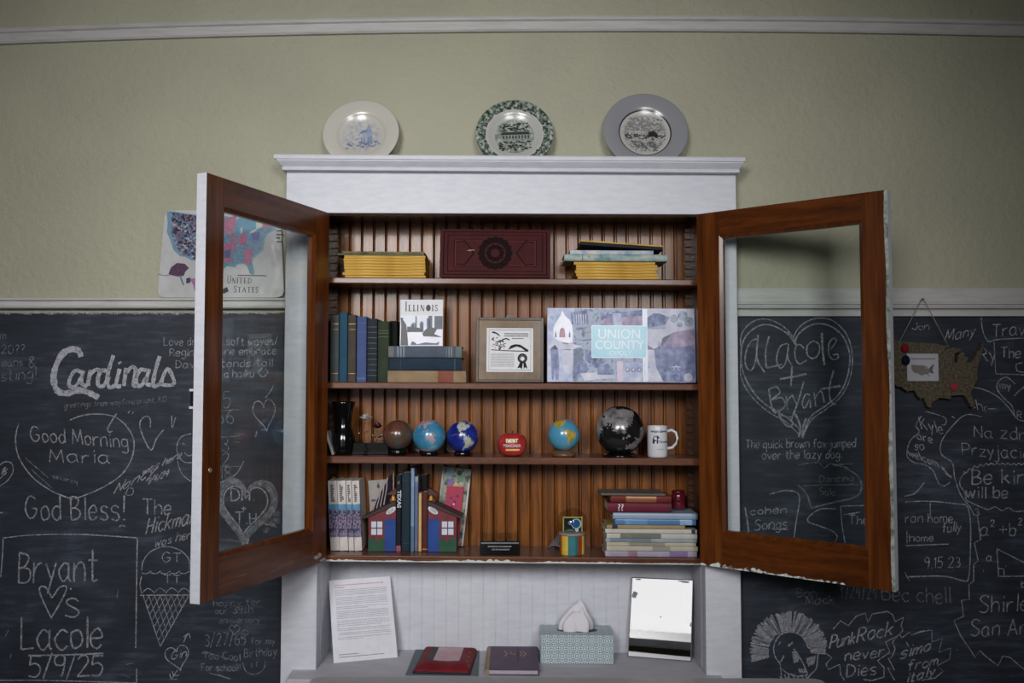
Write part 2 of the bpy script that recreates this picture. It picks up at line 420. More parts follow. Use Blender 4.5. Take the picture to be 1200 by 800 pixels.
# ragged old paint along the front of the lowest shelf
random.seed(3); up = []; n = 150
for i in range(n + 1):
    x = -.59 + 1.18 * i / n
    g = .5 + .5 * sin(i * .21) * sin(i * .083 + 1)
    up.append((x, zs(4, x) - .0165 + (.002 + random.random() * .008) * g * (1.5 if .38 < i / n < .62 or i / n < .28 and i / n > .2 else .6)))
lo = [(x, zs(4, x) - .0185) for x in (.59, -.59)]
MB().prism(up + lo, YF - .0055, YF - .0035, 'y').build('paint_edge', flatmat('C4C6C4', .6, .2), CASE)
# notched supports for the shelves
for sgn in (-1, 1):
    b = MB(); xa = -OX + .001 if sgn < 0 else OX - .019; zlo = 1.30 if sgn < 0 else 1.06
    z = zlo + .01
    b.box(xa, xa + .018, .118, .124, zlo, 2.11)
    while z < 2.10: b.box(xa, xa + .018, .106, .118, z, z + .011); z += .0245
    b.build('shelf_support', M_INNER, CASE)

# ------------------------------------------------------------------ doors
def door(sgn, hx, beta, zb, zt):
    w, t_ = .562, .030
    d = MB(); st = .072
    def bx(x0, x1, z0, z1, m, free=False):
        X0, X1 = (x0, x1) if sgn > 0 else (-x1, -x0)
        n0 = len(d.m); d.box(X0, X1, 0, t_, z0, z1, m)
        d.m[n0 + 2] = 2; d.m[n0 + 0] = 2 if z0 < zb + .01 else m; d.m[n0 + 1] = 2 if z1 > zt - .01 else m
        if free: d.m[n0 + (5 if sgn > 0 else 4)] = 2
    bx(0, st, zb, zt, 0); bx(w - .068, w, zb, zt, 0, True)
    bx(st, w - .068, zt - .074, zt, 1); bx(st, w - .068, zb, zb + .100, 1)
    # glazing bead, a small chamfer round the pane on the inner side
    x0, x1, z0, z1 = st, w - .068, zb + .1, zt - .074; q = .010
    for (pa, pb, pc, pd) in (((x0, z0), (x1, z0), (x1 - q, z0 + q), (x0 + q, z0 + q)), ((x1, z1), (x0, z1), (x0 + q, z1 - q), (x1 - q, z1 - q)),
                             ((x0, z1), (x0, z0), (x0 + q, z0 + q), (x0 + q, z1 - q)), ((x1, z0), (x1, z1), (x1 - q, z1 - q), (x1 - q, z0 + q))):
        vs = [(sgn * p[0], y, p[1]) for p, y in ((pa, .0285), (pb, .0285), (pc, .0225), (pd, .0225), (pa, .008), (pb, .008), (pc, .008), (pd, .008))]
        d.add(vs, [(0, 1, 2, 3), (7, 6, 5, 4), (3, 2, 6, 7), (0, 3, 7, 4), (1, 5, 6, 2), (0, 4, 5, 1)], 0)
    o = d.build('door', [M_DOORV, M_DOORH, M_WHITE], CASE)
    o.location = (-sgn * hx, YC, 0); o.rotation_euler = (0, 0, -sgn * beta)
    X = sorted((sgn * (x0 + .004), sgn * (x1 - .004)))
    MB().box(X[0], X[1], .013, .016, z0 + .004, z1 - .004).build('glass_pane', M_GLASS, o)
    return o, w
DL, dw = door(1, .5949, 1.9296, 1.0559, 2.1268)
DR, dw = door(-1, .5938, 2.4766, 1.0466, 2.1208)
# catch on the outer face near the free edge of the left door, a keyhole in its stile
b = MB(); b.box(dw - .055, dw - .012, -.020, 0.0, 1.540, 1.578); b.box(dw - .050, dw - .016, -.024, -.020, 1.545, 1.573)
b.build('latch', M_IRON, DL, .002)
for z0, z1 in ((1.534, 1.540), (1.578, 1.584)): MB().box(dw - .058, dw - .010, -.022, 0, z0, z1).build('latch_rim', M_WHITE, DL, .001)
M_ = Matrix.Translation((.532, .030, 1.381)) @ Matrix.Rotation(-pi / 2, 4, 'X')
b = MB().lathe([(.0062, -.001), (.0062, .0012), (.0035, .0022), (.0035, .0005), (.0005, .0005)], 16, 0, M_); b.build('keyhole', flatmat('A79C88', .3, .6, .6), DL)
# bare and flaking paint: left door bottom rail, right door free edge and bottom edge
def flake(parent, sgn, spots, mat, name='flaking_paint', seed=1, t_=.0304):
    rnd = random.Random(seed)
    for (cx, cz, rx, rz) in spots:
        n = 14; pts = []; mb = MB()
        for i in range(n):
            k = .55 + .6 * rnd.random(); pts.append((sgn * (cx + rx * k * cos(2 * pi * i / n)), cz + rz * k * sin(2 * pi * i / n)))
        mb.add([(p[0], t_, p[1]) for p in pts], [list(range(n))]); mb.build(name, mat, parent, recalc=False)
flake(DL, 1, [(.052, 1.076, .020, .008), (.035, 1.080, .012, .006), (.02, 1.062, .02, .004)], flatmat('9A968E', .7, .2), seed=4)
flake(DL, 1, [(.215, 1.083, .045, .005), (.25, 1.078, .03, .004), (.18, 1.086, .02, .004), (.40, 1.094, .03, .0025)], flatmat('6E564A', .6, .2), 'scuff', 5)
rnd = random.Random(9); mb = MB(); n = 120; pts = []
for i in range(n + 1): pts.append((-(dw - .004 - rnd.random() * .0014 - .007 * (.5 + .5 * sin(i * .13) * sin(i * .047 + 2))), 1.0466 + 1.074 * i / n))
mb.add([(p[0], .0303, p[1]) for p in pts] + [(-dw, .0303, 2.1206), (-dw, .0303, 1.0466)], [list(range(n + 3))])
mb.build('worn_paint_edge', noisemat('worn_green_paint', [(.35, '5F6B64'), (.55, '9AA49E'), (.75, 'B6BCBC')], 50, 5, .6, .2), DR, recalc=False)
pts = []; mb = MB()
for i in range(61):
    x = .002 + .43 * i / 60; pts.append((-x, 1.0476 + (.004 + .010 * rnd.random()) * (1 if i < 38 else .4) * (1 if (i // 5) % 3 else .35)))
mb.add([(p[0], .0303, p[1]) for p in pts] + [(-.432, .0303, 1.0466), (-.002, .0303, 1.0466)], [list(range(63))])
mb.build('flaking_paint', M_PEEL, DR, recalc=False)

# ------------------------------------------------------------------ countertop and the desk in front
zl, zr = .7250, .7095
kc = (zr - zl) / 1.16; zc0 = (zl + zr) / 2
def zcnt(x): return zc0 + kc * x
CT = CASE
b = MB(); b.prism([(-OX - .0, YB), (-OX - .0, YC), (PX(343, 784, YC), YC), (PX(335, 796, -.15), -.15), (PX(851, 797, -.15), -.15), (PX(845, 790, YC), YC), (OX, YC), (OX, YB)], zc0 - .028, zc0, 'z', 0, shear(kc))
b.build('countertop', M_COUNTER, CT, .003)
b = MB().box(PX(338, 797, -.14), PX(848, 797, -.14), -.135, -.062, .0, zc0 - .033, 0); b.build('front_panel', M_WHITE, CT, .002)
zd = PZ(793.0, -.22)
DK = thing('desk', 'grey laminate desk whose back edge shows along the bottom of the picture', 'desk', (0, 0, 0))
xa, xb = PX(367, 793, -.22), PX(962, 797, -.22)
def rrect(x0, x1, y0, y1, r, n=6):
    pts = []
    for cx, cy, a in ((x1 - r, y1 - r, 0), (x0 + r, y1 - r, pi / 2), (x0 + r, y0 + r, pi), (x1 - r, y0 + r, 3 * pi / 2)):
        for i in range(n + 1): pts.append((cx + r * cos(a + pi / 2 * i / n), cy + r * sin(a + pi / 2 * i / n)))
    return pts
MB().prism(rrect(xa, xb, -.80, -.22, .03), zd - .028, zd, 'z', 0, shear(-.0035)).build('desk_top', M_DESK, DK, .003)
for x in (xa + .06, xb - .06):
    for y in (-.74, -.28): MB().tube([(x, y, 0), (x, y, zd - .026 - .0035 * x)], .016, 12).build('leg', M_IRON, DK)
# ================================================================== CHALKBOARDS
G = {
'a': "5,5 3,6 1,5 0,3 1,0.4 3,0 5,2;5,6 5,1.2 6,0", 'b': "0,10 0,0;0,3 1,5 3,6 5,5 5,2 4,0.3 2,0 0,1", 'c': "5,5 3,6 1,5 0,3 1,.7 3,0 5,1",
'd': "5,5 3,6 1,5 0,3 1,0.4 3,0 5,2;5,10 5,0", 'e': "0,3 5,3.5 4,6 2,6 0,4 0,2 1,0.2 3,0 5,1", 'f': "5,9 4,10 2,9 2,6 2,0;0,6 4,6",
'g': "5,5 3,6 1,5 0,3 1,1 3,.7 5,2;5,6 5,-2 3,-4 0,-3", 'h': "0,10 0,0;0,4 2,6 4,6 5,4 5,0", 'i': "1,6 1,0;.8,8 1.2,8.8", 'j': "2,6 2,-2 1,-4 -1,-3;2,8 2.2,8.8",
'k': "0,10 0,0;4.5,6 0,2.6;1.5,3.8 5,0", 'l': "1,10 1,0", 'm': "0,6 0,0;0,4 1.8,6 3.2,5 3.4,0;3.4,4 5,6 6.8,5 7,0", 'n': "0,6 0,0;0,4 2,6 4,6 5,4 5,0",
'o': "2.5,6 .5,5 0,3 1,.5 2.5,0 4.5,1 5,3 4,5.5 2.3,6", 'p': "0,6 0,-4;0,4 2,6 4,5.5 5,3 4,.5 2,0 0,1", 'q': "5,5 3,6 1,5 0,3 1,.5 3,0 5,1;5,6 5,-4 6,-3",
'r': "0,6 0,0;0,3 1.5,5.5 4,6", 's': "4.5,5.3 2.5,6 .5,5 1,3.6 3.5,2.8 4.5,1.3 3,0 0,.6", 't': "2,9.5 2,1 3,0 4.5,.5;0,6.4 4.5,6.4", 'u': "0,6 0,2 1,.2 3,0 5,2;5,6 5,0",
'v': "0,6 2.5,0;2.5,0 5,6", 'w': "0,6 1.6,0;1.6,0 3.5,5;3.5,5 5.2,0;5.2,0 7,6", 'x': "0,6 5,0;5,6 0,0", 'y': "0,6 2.5,1;5,6 1,-4", 'z': "0,6 5,6;5,6 0,0;0,0 5,0",
'A': "0,0 3.5,10;3.5,10 7,0;1.2,3.6 5.8,3.6", 'B': "0,10 0,0;0,10 4,9.6 5,7.8 3,5.4 0,5;2,5.2 5.4,4.2 5.8,2 4,.3 0,0", 'C': "6.5,8.4 4.5,10 2,9.2 .2,6 .4,3 2.4,.3 4.6,.2 6.8,2",
'D': "0,10 0,0;0,10 4,9 6.2,6 5.8,3 3.5,.6 0,0", 'E': "5,10 0,10;0,10 0,0;0,0 5.5,0;0,5.2 4,5.2", 'F': "5.5,10 0,10;0,10 0,0;0,5.2 4,5.2", 'G': "6.6,8.6 4.4,10 2,9.2 .2,6 .4,3 2.4,.3 5,.4 6.8,2.6 6.8,4.4;4,4.6 7.6,4.4",
'H': "0,10 0,0;6,10 6,0;0,5 6,5", 'I': "1,10 1,0", 'J': "5,10 5,2 3.5,0 1,.4 0,2", 'K': "0,10 0,0;6,10 0,4;1.8,5.6 6.4,0", 'L': "0,10 0,0;0,0 5.4,.3", 'M': "0,0 1,10;1,10 4,2;4,2 7,10;7,10 8,0",
'N': "0,0 0,10;0,10 6,0;6,0 6,10", 'O': "3.5,10 1,8.6 0,5 1.2,1 3.5,0 6,1.4 7,5 5.8,8.8 3.3,10", 'P': "0,10 0,0;0,10 4,9.8 6,7.6 4.6,5.2 0,4.6", 'R': "0,10 0,0;0,10 4,9.8 5.6,7.6 4.4,5.4 0,4.8;2.4,4.9 6.2,0",
'S': "6,8.6 4,10 1.4,9.4 .6,7.2 3,5.4 5.4,4 5.8,1.8 3.6,0 .2,1", 'T': "0,10 7,10;3.5,10 3.5,0", 'U': "0,10 .2,3 2,.2 4.6,.4 6,3;6,10 6,0", 'V': "0,10 3,0;3,0 6,10", 'W': "0,10 2,0;2,0 4,8;4,8 6,0;6,0 8,10",
'Y': "0,10 3,5;6,10 3,5;3,5 3,0", 'Z': "0,10 6,10;6,10 0,0;0,0 6,0",
'0': "3,10 .8,8.6 0,5 1,1 3,0 5,1.4 6,5 5,8.8 2.8,10", '1': "0,8 2,10;2,10 2,0", '2': "0,8 2,10 4.6,9.4 5,7 3,4 0,0;0,0 5.6,.2", '3': "0,9 2.6,10 4.8,8.4 4,6 2,5.2;2,5.2 5,4 5.2,1.6 3,0 0,1", '4': "3.4,10 0,4;0,4 5.6,4;4,7 4,0",
'5': "5.4,10 .8,10;.8,10 .4,5.6;.4,5.6 3,6.4 5.2,4.4 4.6,1.4 2.4,0 0,.8", '6': "4.8,9.6 2,7.6 .2,4 .8,1 3,0 5,1.6 4.6,4.2 2.4,5 .4,3", '7': "0,10 5.6,10;5.6,10 2,0", '8': "3,5.2 .6,7 1.4,9.4 3.4,10 5,8.4 4,6 1,3.6 .4,1.4 2.6,0 5,1.2 5,3.4 3,5.2",
'9': "5,7.4 3.6,5.4 1,5.8 .4,8.4 2.4,10 4.6,9.2 5,7.4 4.6,3 3.6,0", '!': "1,10 1,3;.8,.6 1.2,0", '?': "0,8.4 2,10 4.4,8.8 4,6.6 2.2,5 2.2,3;2,.6 2.4,0", '.': ".6,.6 1.1,0 .5,.2", ',': "1,1 .4,-1.6", '+': "0,4.5 6,4.5;3,7.5 3,1.5", '/': "0,-1 4,11",
"'": "1,10 .6,8", '-': "0,4 3,4", ':': ".8,5 1.1,4.4;.8,1 1.1,.4", '&': "6,0 1,7 2,9.6 4,9 3.6,7 .6,4 .4,1.4 2.6,0 6,4.4", '"': "0,10 0,8;2,10 2,8", '=': "0,3 5,3;0,6 5,6", '^': "0,8 2,10;2,10 4,8",
}
GP = {}
for ch, s_ in G.items():
    st = [[tuple(float(q) for q in p.split(',')) for p in k.split()] for k in s_.split(';')]
    GP[ch] = (max(p[0] for k in st for p in k), st)
class Board:
    def __init__(s, root, y): s.root = root; s.y = y; s.rnd = random.Random(11)
    def start(s): s.mb = MB(); return s
    def line(s, pts, w=1.3, smooth=True, jit=.25):
        pts = [(min(max(p[0], s.lim[0]), s.lim[1]), p[1]) for p in pts]
        pts = [(p[0] + s.rnd.uniform(-jit, jit), p[1] + s.rnd.uniform(-jit, jit)) for p in pts]
        if smooth: pts = smoothpts(pts, 5)
        W_ = [P(q[0], q[1], s.y) for q in pts]
        k = w / 372
        ribbon(s.mb, W_, [k * s.rnd.uniform(.8, 1.2) for _ in W_]); return s
    def text(s, body, x, y, size, rot=0, w=1.2, wide=1.0, slant=0, gap=2.0, jit=.35, drift=.25, fit=None):
        u = size / 10; cx = 0
        if fit: wide = (fit - x) / u / cos(R(rot)) / (sum(4.2 if c_ == ' ' else GP[c_][0] + gap for c_ in body) - gap)
        c, sn = cos(R(rot)), sin(R(rot))
        for ch in body:
            if ch == ' ': cx += 4.2 * wide; continue
            if ch not in GP: continue
            ww, st = GP[ch]; dy = s.rnd.uniform(-drift, drift) * 1.5; sc = s.rnd.uniform(.93, 1.07)
            for k in st:
                pts = []
                for px, py in k:
                    px = px * sc + s.rnd.uniform(-jit, jit) * .6; py = py * sc + s.rnd.uniform(-jit, jit) * .6 + dy
                    X = (cx + px * wide + slant * py) * u; Y = py * u
                    pts.append((x + X * c + Y * sn * 0 + Y * sn, y - (-X * sn + Y * c) if False else y + X * -sn - Y * c))
                s.line(pts, w, True, 0)
            cx += (ww * sc + gap) * wide
        return s
    def heart(s, cx, cy, rx, ry, w=1.2, rot=0, n=28, a0=0, a1=2 * pi):
        pts = []
        for i in range(n + 1):
            a = a0 + (a1 - a0) * i / n
            x = 16 * sin(a) ** 3 / 16; y = (13 * cos(a) - 5 * cos(2 * a) - 2 * cos(3 * a) - cos(4 * a)) / 15
            X = x * rx; Y = -y * ry; c, sn = cos(R(rot)), sin(R(rot))
            pts.append((cx + X * c + Y * sn, cy - X * sn + Y * c))
        return s.line(pts, w)
    def end(s, name, mat):
        return s.mb.build(name, M_CH[mat], s.root, recalc=False)

BY = -.012
bl = thing('chalkboard', 'black slate chalkboard left of the bookcase with an ice cream cone drawing', 'chalkboard', (0, 0, 0))
x0b, x1b = -2.3, PX(328.3, 600, BY)
MB().box(x0b, -.7065, BY, -.002, .55, PZ(366, BY)).build('slate_panel', M_SLATE, bl)
MB().box(x0b, -.7065, -.07, 0, .535, .549).build('chalk_tray', M_TRIM, bl, .003)
br = thing('chalkboard', 'black slate chalkboard right of the bookcase with a mohawk skull drawing', 'chalkboard', (0, 0, 0))
MB().box(.7065, 2.3, BY, -.002, .55, PZ(370, BY)).build('slate_panel', M_SLATE, br)
MB().box(.7065, 2.3, -.07, 0, .535, .549).build('chalk_tray', M_TRIM, br, .003)
B = Board(bl, BY - .0012); B.lim = (-60, 326.5)
# --- left board
B.start()
def script_word(B, strokes, w):
    for k in strokes: B.line(k, w, True, .2)
B.line([(95, 418), (92, 411), (84, 409), (74, 414), (66, 427), (63, 443), (67, 457), (78, 461), (92, 457), (104, 460), (116, 466)], 7)
for k in ([(97, 437), (89, 434), (83, 441), (81, 451), (88, 453), (96, 441)], [(98, 434), (95, 448), (102, 453)],
          [(106, 433), (103, 452)], [(105, 440), (112, 433), (118, 435)], [(127, 436), (120, 434), (115, 441), (115, 451), (121, 452), (128, 441)], [(133, 416), (126, 440), (128, 454), (135, 451)],
          [(140, 432), (136, 451), (142, 452)], [(140, 424), (141, 426)], [(148, 431), (145, 452)], [(147, 439), (154, 430), (159, 434), (156, 451), (161, 451)],
          [(172, 434), (165, 433), (160, 441), (160, 450), (166, 451), (173, 440)], [(175, 432), (171, 448), (177, 451)], [(187, 417), (181, 438), (180, 452), (187, 450)], [(188, 450), (196, 432), (204, 446), (201, 451), (192, 451), (187, 449)]):
    B.line(k, 4.4, True, .2)
B.end('chalk_lettering', 'hi')
B.start().text('greetings from wayford bright, KO', 75, 478, 6.5, 3.5, .8, fit=194).end('chalk_lettering', 'lo')
B.start()
B.line([(82, 492), (95, 487), (112, 485), (133, 488), (148, 499), (157, 517), (154, 538), (142, 556), (122, 570), (100, 580), (88, 584)], 1.5)
B.line([(22, 496), (18, 514), (22, 536), (38, 559), (62, 576), (85, 585)], 1.5); B.line([(137, 484), (130, 494), (126, 502), (128, 506), (132, 505)], 1.5)
B.text('Good Morning', 36, 516, 17, -4.5, 1.5, fit=149).text('Maria', 58, 541, 16, -1.5, 1.4, 1.35)
B.end('chalk_heart', 'mid')
B.start().text('I like you', 33, 540, 6, -40, .8).text('sincerely', 62, 560, 6, -14, .8).text('Every day', 40, 553, 5, -42, .8).end('chalk_lettering', 'lo')
B.start().text('m', 0, 397, 10, 0, 1.1).text('20??', 2, 414, 10, 0, 1.1).text('reans', -3, 430, 9, 4, 1.0).text('&', 34, 430, 13, 0, 1.2).text('sting!', 1, 446, 13, 3, 1.1).end('chalk_lettering', 'lo')
B.start().text('Love drifts in soft waves/', 192, 405, 9.5, .5, 1.0, fit=325).text('Reginas stone embrace', 199, 417, 9, 1, 1.0, fit=323).text('Davids stands tall', 206, 431, 9, 1.0, 1.0, fit=319).text('is a haiku', 252, 442, 9, .5, 1.0, fit=297)
B.line([(306, 433), (306, 434)], 1.4).line([(311, 433), (311, 434)], 1.4).line([(304, 438), (308, 441), (313, 438)], 1).line([(308, 430), (303, 436), (308, 442), (314, 436), (309, 430)], .9).end('chalk_poem', 'mid')
B.start().line([(176, 501), (176, 490), (170, 488), (164, 496), (168, 512), (177, 527), (183, 514), (192, 503)], 1.4).line([(201, 487), (202, 501), (206, 489)], 1.2).line([(150, 484), (152, 481)], 1).line([(155, 485), (157, 482)], 1).end('chalk_heart', 'mid')
B.start().line([(224, 508), (212, 512), (207, 526), (214, 540), (228, 541), (238, 530), (236, 515), (226, 508)], 1.2).line([(214, 519), (216, 521)], 1.3).line([(216, 530), (222, 534), (229, 529)], 1.2).line([(208, 540), (214, 556), (230, 566), (255, 566), (276, 556), (286, 540)], 1.1).end('chalk_smiley', 'mid')
B.start().text('Nancy', 133, 579, 15, 27, 1.3).text('was here', 166, 557, 11, 25, 1.2, .85).text('1/4/24', 172, 568, 9, 24, 1.1, .8).line([(148, 577), (151, 572), (156, 573), (155, 579), (149, 580), (147, 576)], 1).end('chalk_lettering', 'mid')
B.start().line([(-2, 546), (6, 541), (14, 543), (15, 553), (8, 564), (-2, 570)], 1.3).text('lk', 1, 556, 9, 20, 1.1).line([(-2, 562), (8, 553)], 1.1).end('chalk_heart', 'mid')
B.start().text('God Bless!', 30, 608, 28, -1, 1.7, gap=2.2, fit=148).line([(140, 617), (143, 615), (147, 617)], 1.3).line([(-1, 601), (3, 600)], 1.2).end('chalk_lettering', 'mid')
B.start().line([(4, 630), (30, 627), (60, 626), (100, 626), (161, 630)], 1.4, False).line([(4, 630), (3, 650), (1, 676)], 1.3).line([(161, 631), (160, 690), (159, 759)], 1.5).line([(160, 783), (160, 800)], 1.2).line([(-2, 797), (60, 797), (160, 800)], 1.2).end('chalk_frame', 'mid')
B.start().text('Bryant', 22, 682, 37, 1, 2.0, gap=1.6, fit=116).text('Lacole', 25, 761, 37, 1, 2.1, gap=1.5, fit=118).text('5/9/25', 34, 793, 25, 1, 1.9, gap=1.0, fit=120)
B.line([(33, 768), (80, 767), (121, 765)], 1.8).line([(60, 724), (50, 703), (46, 690), (52, 687), (59, 696), (61, 700), (70, 688), (78, 688), (72, 704), (60, 724)], 1.8).text("'", 82, 702, 14, 0, 1.8).text('S', 76, 724, 22, 0, 1.9, 1.2)
B.end('chalk_lettering', 'mid')
B.start().text('The', 167, 602, 17, 0, 1.6, .9).text('Hickman', 171, 626, 20, 13, 1.6, .62).text('was here', 181, 641, 11, 14, 1.2, .85).end('chalk_lettering', 'mid')
B.start()
B.line([(166, 668), (168, 657), (177, 646), (193, 640), (210, 644), (221, 655), (222, 667)], 1.2)
for y0, n in ((668, 5), (692, 4)):
    xs_ = [166 + 56 * i / n for i in range(n + 1)]
    for i in range(n): B.line([(xs_[i], y0 + 3), ((xs_[i] + xs_[i + 1]) / 2, y0 + (4 if y0 == 668 else -3) * (1 if y0 == 668 else 1)), (xs_[i + 1], y0 + 1)], 1.1)
B.line([(166, 675), (164, 685), (166, 695)], 1.1).line([(222, 674), (223, 685), (221, 694)], 1.1)
B.line([(164, 697), (222, 697)], 1.3).line([(168, 698), (188, 757)], 1.3).line([(221, 698), (188, 757)], 1.3)
for i in range(1, 8):
    t_ = i / 8; B.line([(168 + 53 * t_, 698), (188 + 33 * t_ * .55 if False else 168 + 20 * (t_ * .0) + 20 * (1 - (1 - t_) * .0) * 1 if False else 221 - 33 * (1 - t_) , 698 + 59 * (1 - t_))], .8)
    B.line([(221 - 53 * t_, 698), (168 + 20 * (1 - t_), 698 + 59 * (1 - t_))], .8)
B.text('GT', 190, 658, 11, 0, 1.2, 1.2).text('TT', 192, 683, 9, 0, 1.1, 1.3).end('chalk_ice_cream_cone', 'mid')
B.start().heart(208, 769, 14, 15, 1.2, 12).text('Gin', 200, 773, 10, 12, 1.1).line([(215, 753), (219, 744), (222, 742)], 1.1).line([(215, 746), (221, 742), (223, 748)], 1.1).line([(208, 785), (200, 796)], 1.1).line([(199, 789), (201, 795), (207, 795)], 1).line([(202, 786), (204, 791), (210, 791)], 1).end('chalk_heart', 'mid')
B.start().text('15', 254, 478, 20, 0, 1.2, .9).text('66', 254, 496, 18, 0, 1.2, .9).text('13', 254, 529, 17, 0, 1.1, .9).text('12', 255, 545, 15, 0, 1.1, .95).text('18', 258, 560, 13, 0, 1.1).line([(250, 481), (283, 480)], 1).line([(250, 512), (282, 511)], 1).line([(248, 547), (284, 546)], 1).end('chalk_sums', 'lo')
B.start().heart(310, 484, 13, 19, 1.2, 8).line([(311, 466), (318, 456), (321, 450)], 1.1).line([(301, 505), (299, 512)], 1.1).end('chalk_heart', 'mid')
B.start()
for k in range(3): B.heart(288, 594, 30 + k * 3, 34 + k * 3, 3.2, -4)
B.end('chalk_heart', 'lo')
B.start().heart(287, 594, 26, 30, 1.6, -4).text('DH.', 271, 587, 16, 0, 1.6, 1.0).text('+', 283, 600, 9, 0, 1.5).text('T.H.', 276, 614, 14, 0, 1.5, .95)
B.line([(289, 622), (291, 632), (288, 640)], 2).end('chalk_lettering', 'mid')
B.start()
for i in range(14): B.line([(308 + B.rnd.uniform(-6, 12), 600 + i * 1.8), (316 + B.rnd.uniform(-6, 10), 604 + i * 1.5)], 1.2)
B.end('chalk_scribble', 'lo')
B.start().text('happy for', 250, 710, 7, 2, .8, 1.2, fit=305).text('our 39th', 252, 719, 8, 2, .9, 1.2, fit=296).text('anniversary', 257, 730, 7, 1, .8, 1.05, fit=304).heart(275, 737, 6, 6, .9).text('3/27/65', 240, 757, 14, 2, 1.1, .85, fit=287).text('for my', 294, 755, 8, 2, .9, fit=323).text('Too Cool', 238, 772, 9, -2, 1, .95).text('For school!!', 236, 786, 8, 0, 1, .85).text('Birthday', 286, 770, 10, 4, 1, .75, fit=324)
B.line([(284, 775), (288, 786), (298, 790), (309, 784), (311, 774)], 1.1).line([(295, 776), (295, 782)], 1).line([(301, 775), (301, 781)], 1).line([(240, 763), (278, 775)], .9).line([(245, 788), (270, 795), (255, 790)], 1).line([(281, 742), (287, 738), (291, 742), (284, 747)], .9).end('chalk_lettering', 'lo')
B.start()
for (x, y, l, a) in [(6, 745, 8, 60), (137, 700, 10, 80), (143, 790, 10, -20), (12, 772, 6, 80), (236, 765, 8, 0), (148, 778, 8, 10)]: B.line([(x, y), (x + l * cos(R(a)), y - l * sin(R(a)))], 1)
B.end('chalk_mark', 'lo')
# pale dust along the top edge of the slate
B.start(); pts = []
for i in range(120):
    x = i * 2.8; y = 366.5 + .5 * sin(i * .7); B.line([(x, y), (x + 3.2, y + .2)], B.rnd.uniform(1.0, 3.4), False, .2)
B.end('chalk_dust', 'mid')
# --- right board
B = Board(br, BY - .0012); B.lim = (868.5, 1260)
B.start()
for dx, dy, s_, w in ((0, 0, 1, 1.8), (-1, -3, 1.06, 1.2)):
    L_ = [(934, 405), (925, 393), (912, 384), (897, 380), (883, 385), (872, 398), (868, 418), (872, 440), (885, 462), (903, 478), (922, 489), (937, 503)]
    R_ = [(931, 400), (936, 391), (946, 383), (959, 379), (974, 382), (987, 393), (994, 408), (996, 424), (992, 445), (983, 462), (968, 475), (950, 488), (941, 508)]
    for q in (L_, R_): B.line([(932 + (x - 932) * s_ + dx, 440 + (y - 440) * s_ + dy * (1 if y < 420 else -.6)) for x, y in q], w)
B.line([(923, 389), (933, 404)], 2.6).line([(905, 478), (918, 487), (928, 488)], 1.6).line([(932, 485), (938, 500), (936, 512)], 2.4).line([(945, 490), (941, 500), (940, 512)], 2)
B.line([(912, 480), (916, 492), (924, 500), (930, 496)], 2)
B.end('chalk_heart', 'mid')
B.start()
B.line([(889, 397), (880, 400), (874, 414), (874, 428), (880, 434), (885, 424), (888, 400), (888, 392)], 1.7).line([(887, 405), (888, 422), (896, 436)], 1.7)
B.line([(901, 394), (897, 412), (898, 431)], 2).line([(898, 431), (916, 427)], 2).line([(923, 402), (914, 406), (910, 420), (914, 431), (920, 426), (924, 408)], 1.6).line([(924, 403), (923, 418), (928, 428)], 1.6)
B.line([(942, 408), (937, 403), (932, 408), (932, 420), (937, 426), (945, 422)], 1.7).line([(952, 400), (946, 405), (946, 415), (952, 420), (959, 415), (960, 404), (953, 399)], 1.7).line([(963, 390), (964, 410), (966, 428)], 2.6)
B.line([(973, 409), (980, 400), (977, 396), (972, 402), (971, 414), (976, 421), (982, 419), (981, 415), (976, 416)], 1.7)
B.line([(928, 429), (927, 452)], 1.9).line([(914, 444), (945, 438)], 2.2)
B.line([(901, 456), (904, 476), (908, 484)], 1.8).line([(901, 456), (910, 453), (914, 460), (905, 468), (916, 466), (920, 476), (908, 484)], 1.8)
B.line([(921, 464), (923, 480)], 1.6).line([(922, 470), (928, 463)], 1.6).line([(928, 462), (934, 474)], 1.7).line([(942, 447), (934, 474), (926, 494)], 1.8)
B.line([(949, 463), (944, 462), (940, 472), (943, 478), (949, 468), (950, 478)], 1.6).line([(954, 460), (956, 476)], 1.6).line([(955, 466), (962, 458), (966, 472)], 1.6).line([(977, 434), (972, 455), (974, 470), (980, 474)], 1.8).line([(961, 456), (985, 452)], 2)
B.end('chalk_lettering', 'mid')
B.start().text('The quick brown fox jumped', 874, 525, 10, .5, 1, fit=1002).text('over the lazy dog.', 893, 538, 10, 1, 1, fit=987).end('chalk_lettering', 'mid')
B.start().line([(934, 545), (958, 542), (966, 548), (972, 543), (980, 544), (1000, 543)], 1).line([(940, 569), (960, 568)], .9).line([(975, 544), (994, 548)], 1.3).line([(935, 568), (945, 578), (951, 596)], 2).line([(951, 595), (975, 589), (1000, 583), (1009, 575), (1009, 562)], 2).text('Dancing', 960, 565, 8, 2, .8, 1.1).text('Solo', 960, 580, 8, 0, .8, 1).line([(955, 568), (1006, 568)], .8).line([(990, 548), (1004, 556), (1008, 565)], 1).end('chalk_banner', 'lo')
B.start().line([(902, 579), (918, 575), (932, 576), (937, 584), (933, 610), (930, 634)], 1.2).line([(873, 594), (876, 612), (878, 630)], 1.8).text('cohen', 879, 603, 9, 3, 1.1, 1.45).text('Songs', 884, 621, 12, 4, 1.1, .95).line([(905, 620), (924, 620)], 1.1)
B.line([(980, 596), (962, 596), (949, 604), (947, 611), (960, 616), (975, 622), (981, 630), (972, 640)], 1.3).line([(1016, 592), (985, 593), (987, 616), (991, 640)], 1.2, False).text('The', 995, 614, 11, 0, 1.1, 1).line([(989, 603), (1008, 600)], 1).end('chalk_frame', 'mid')
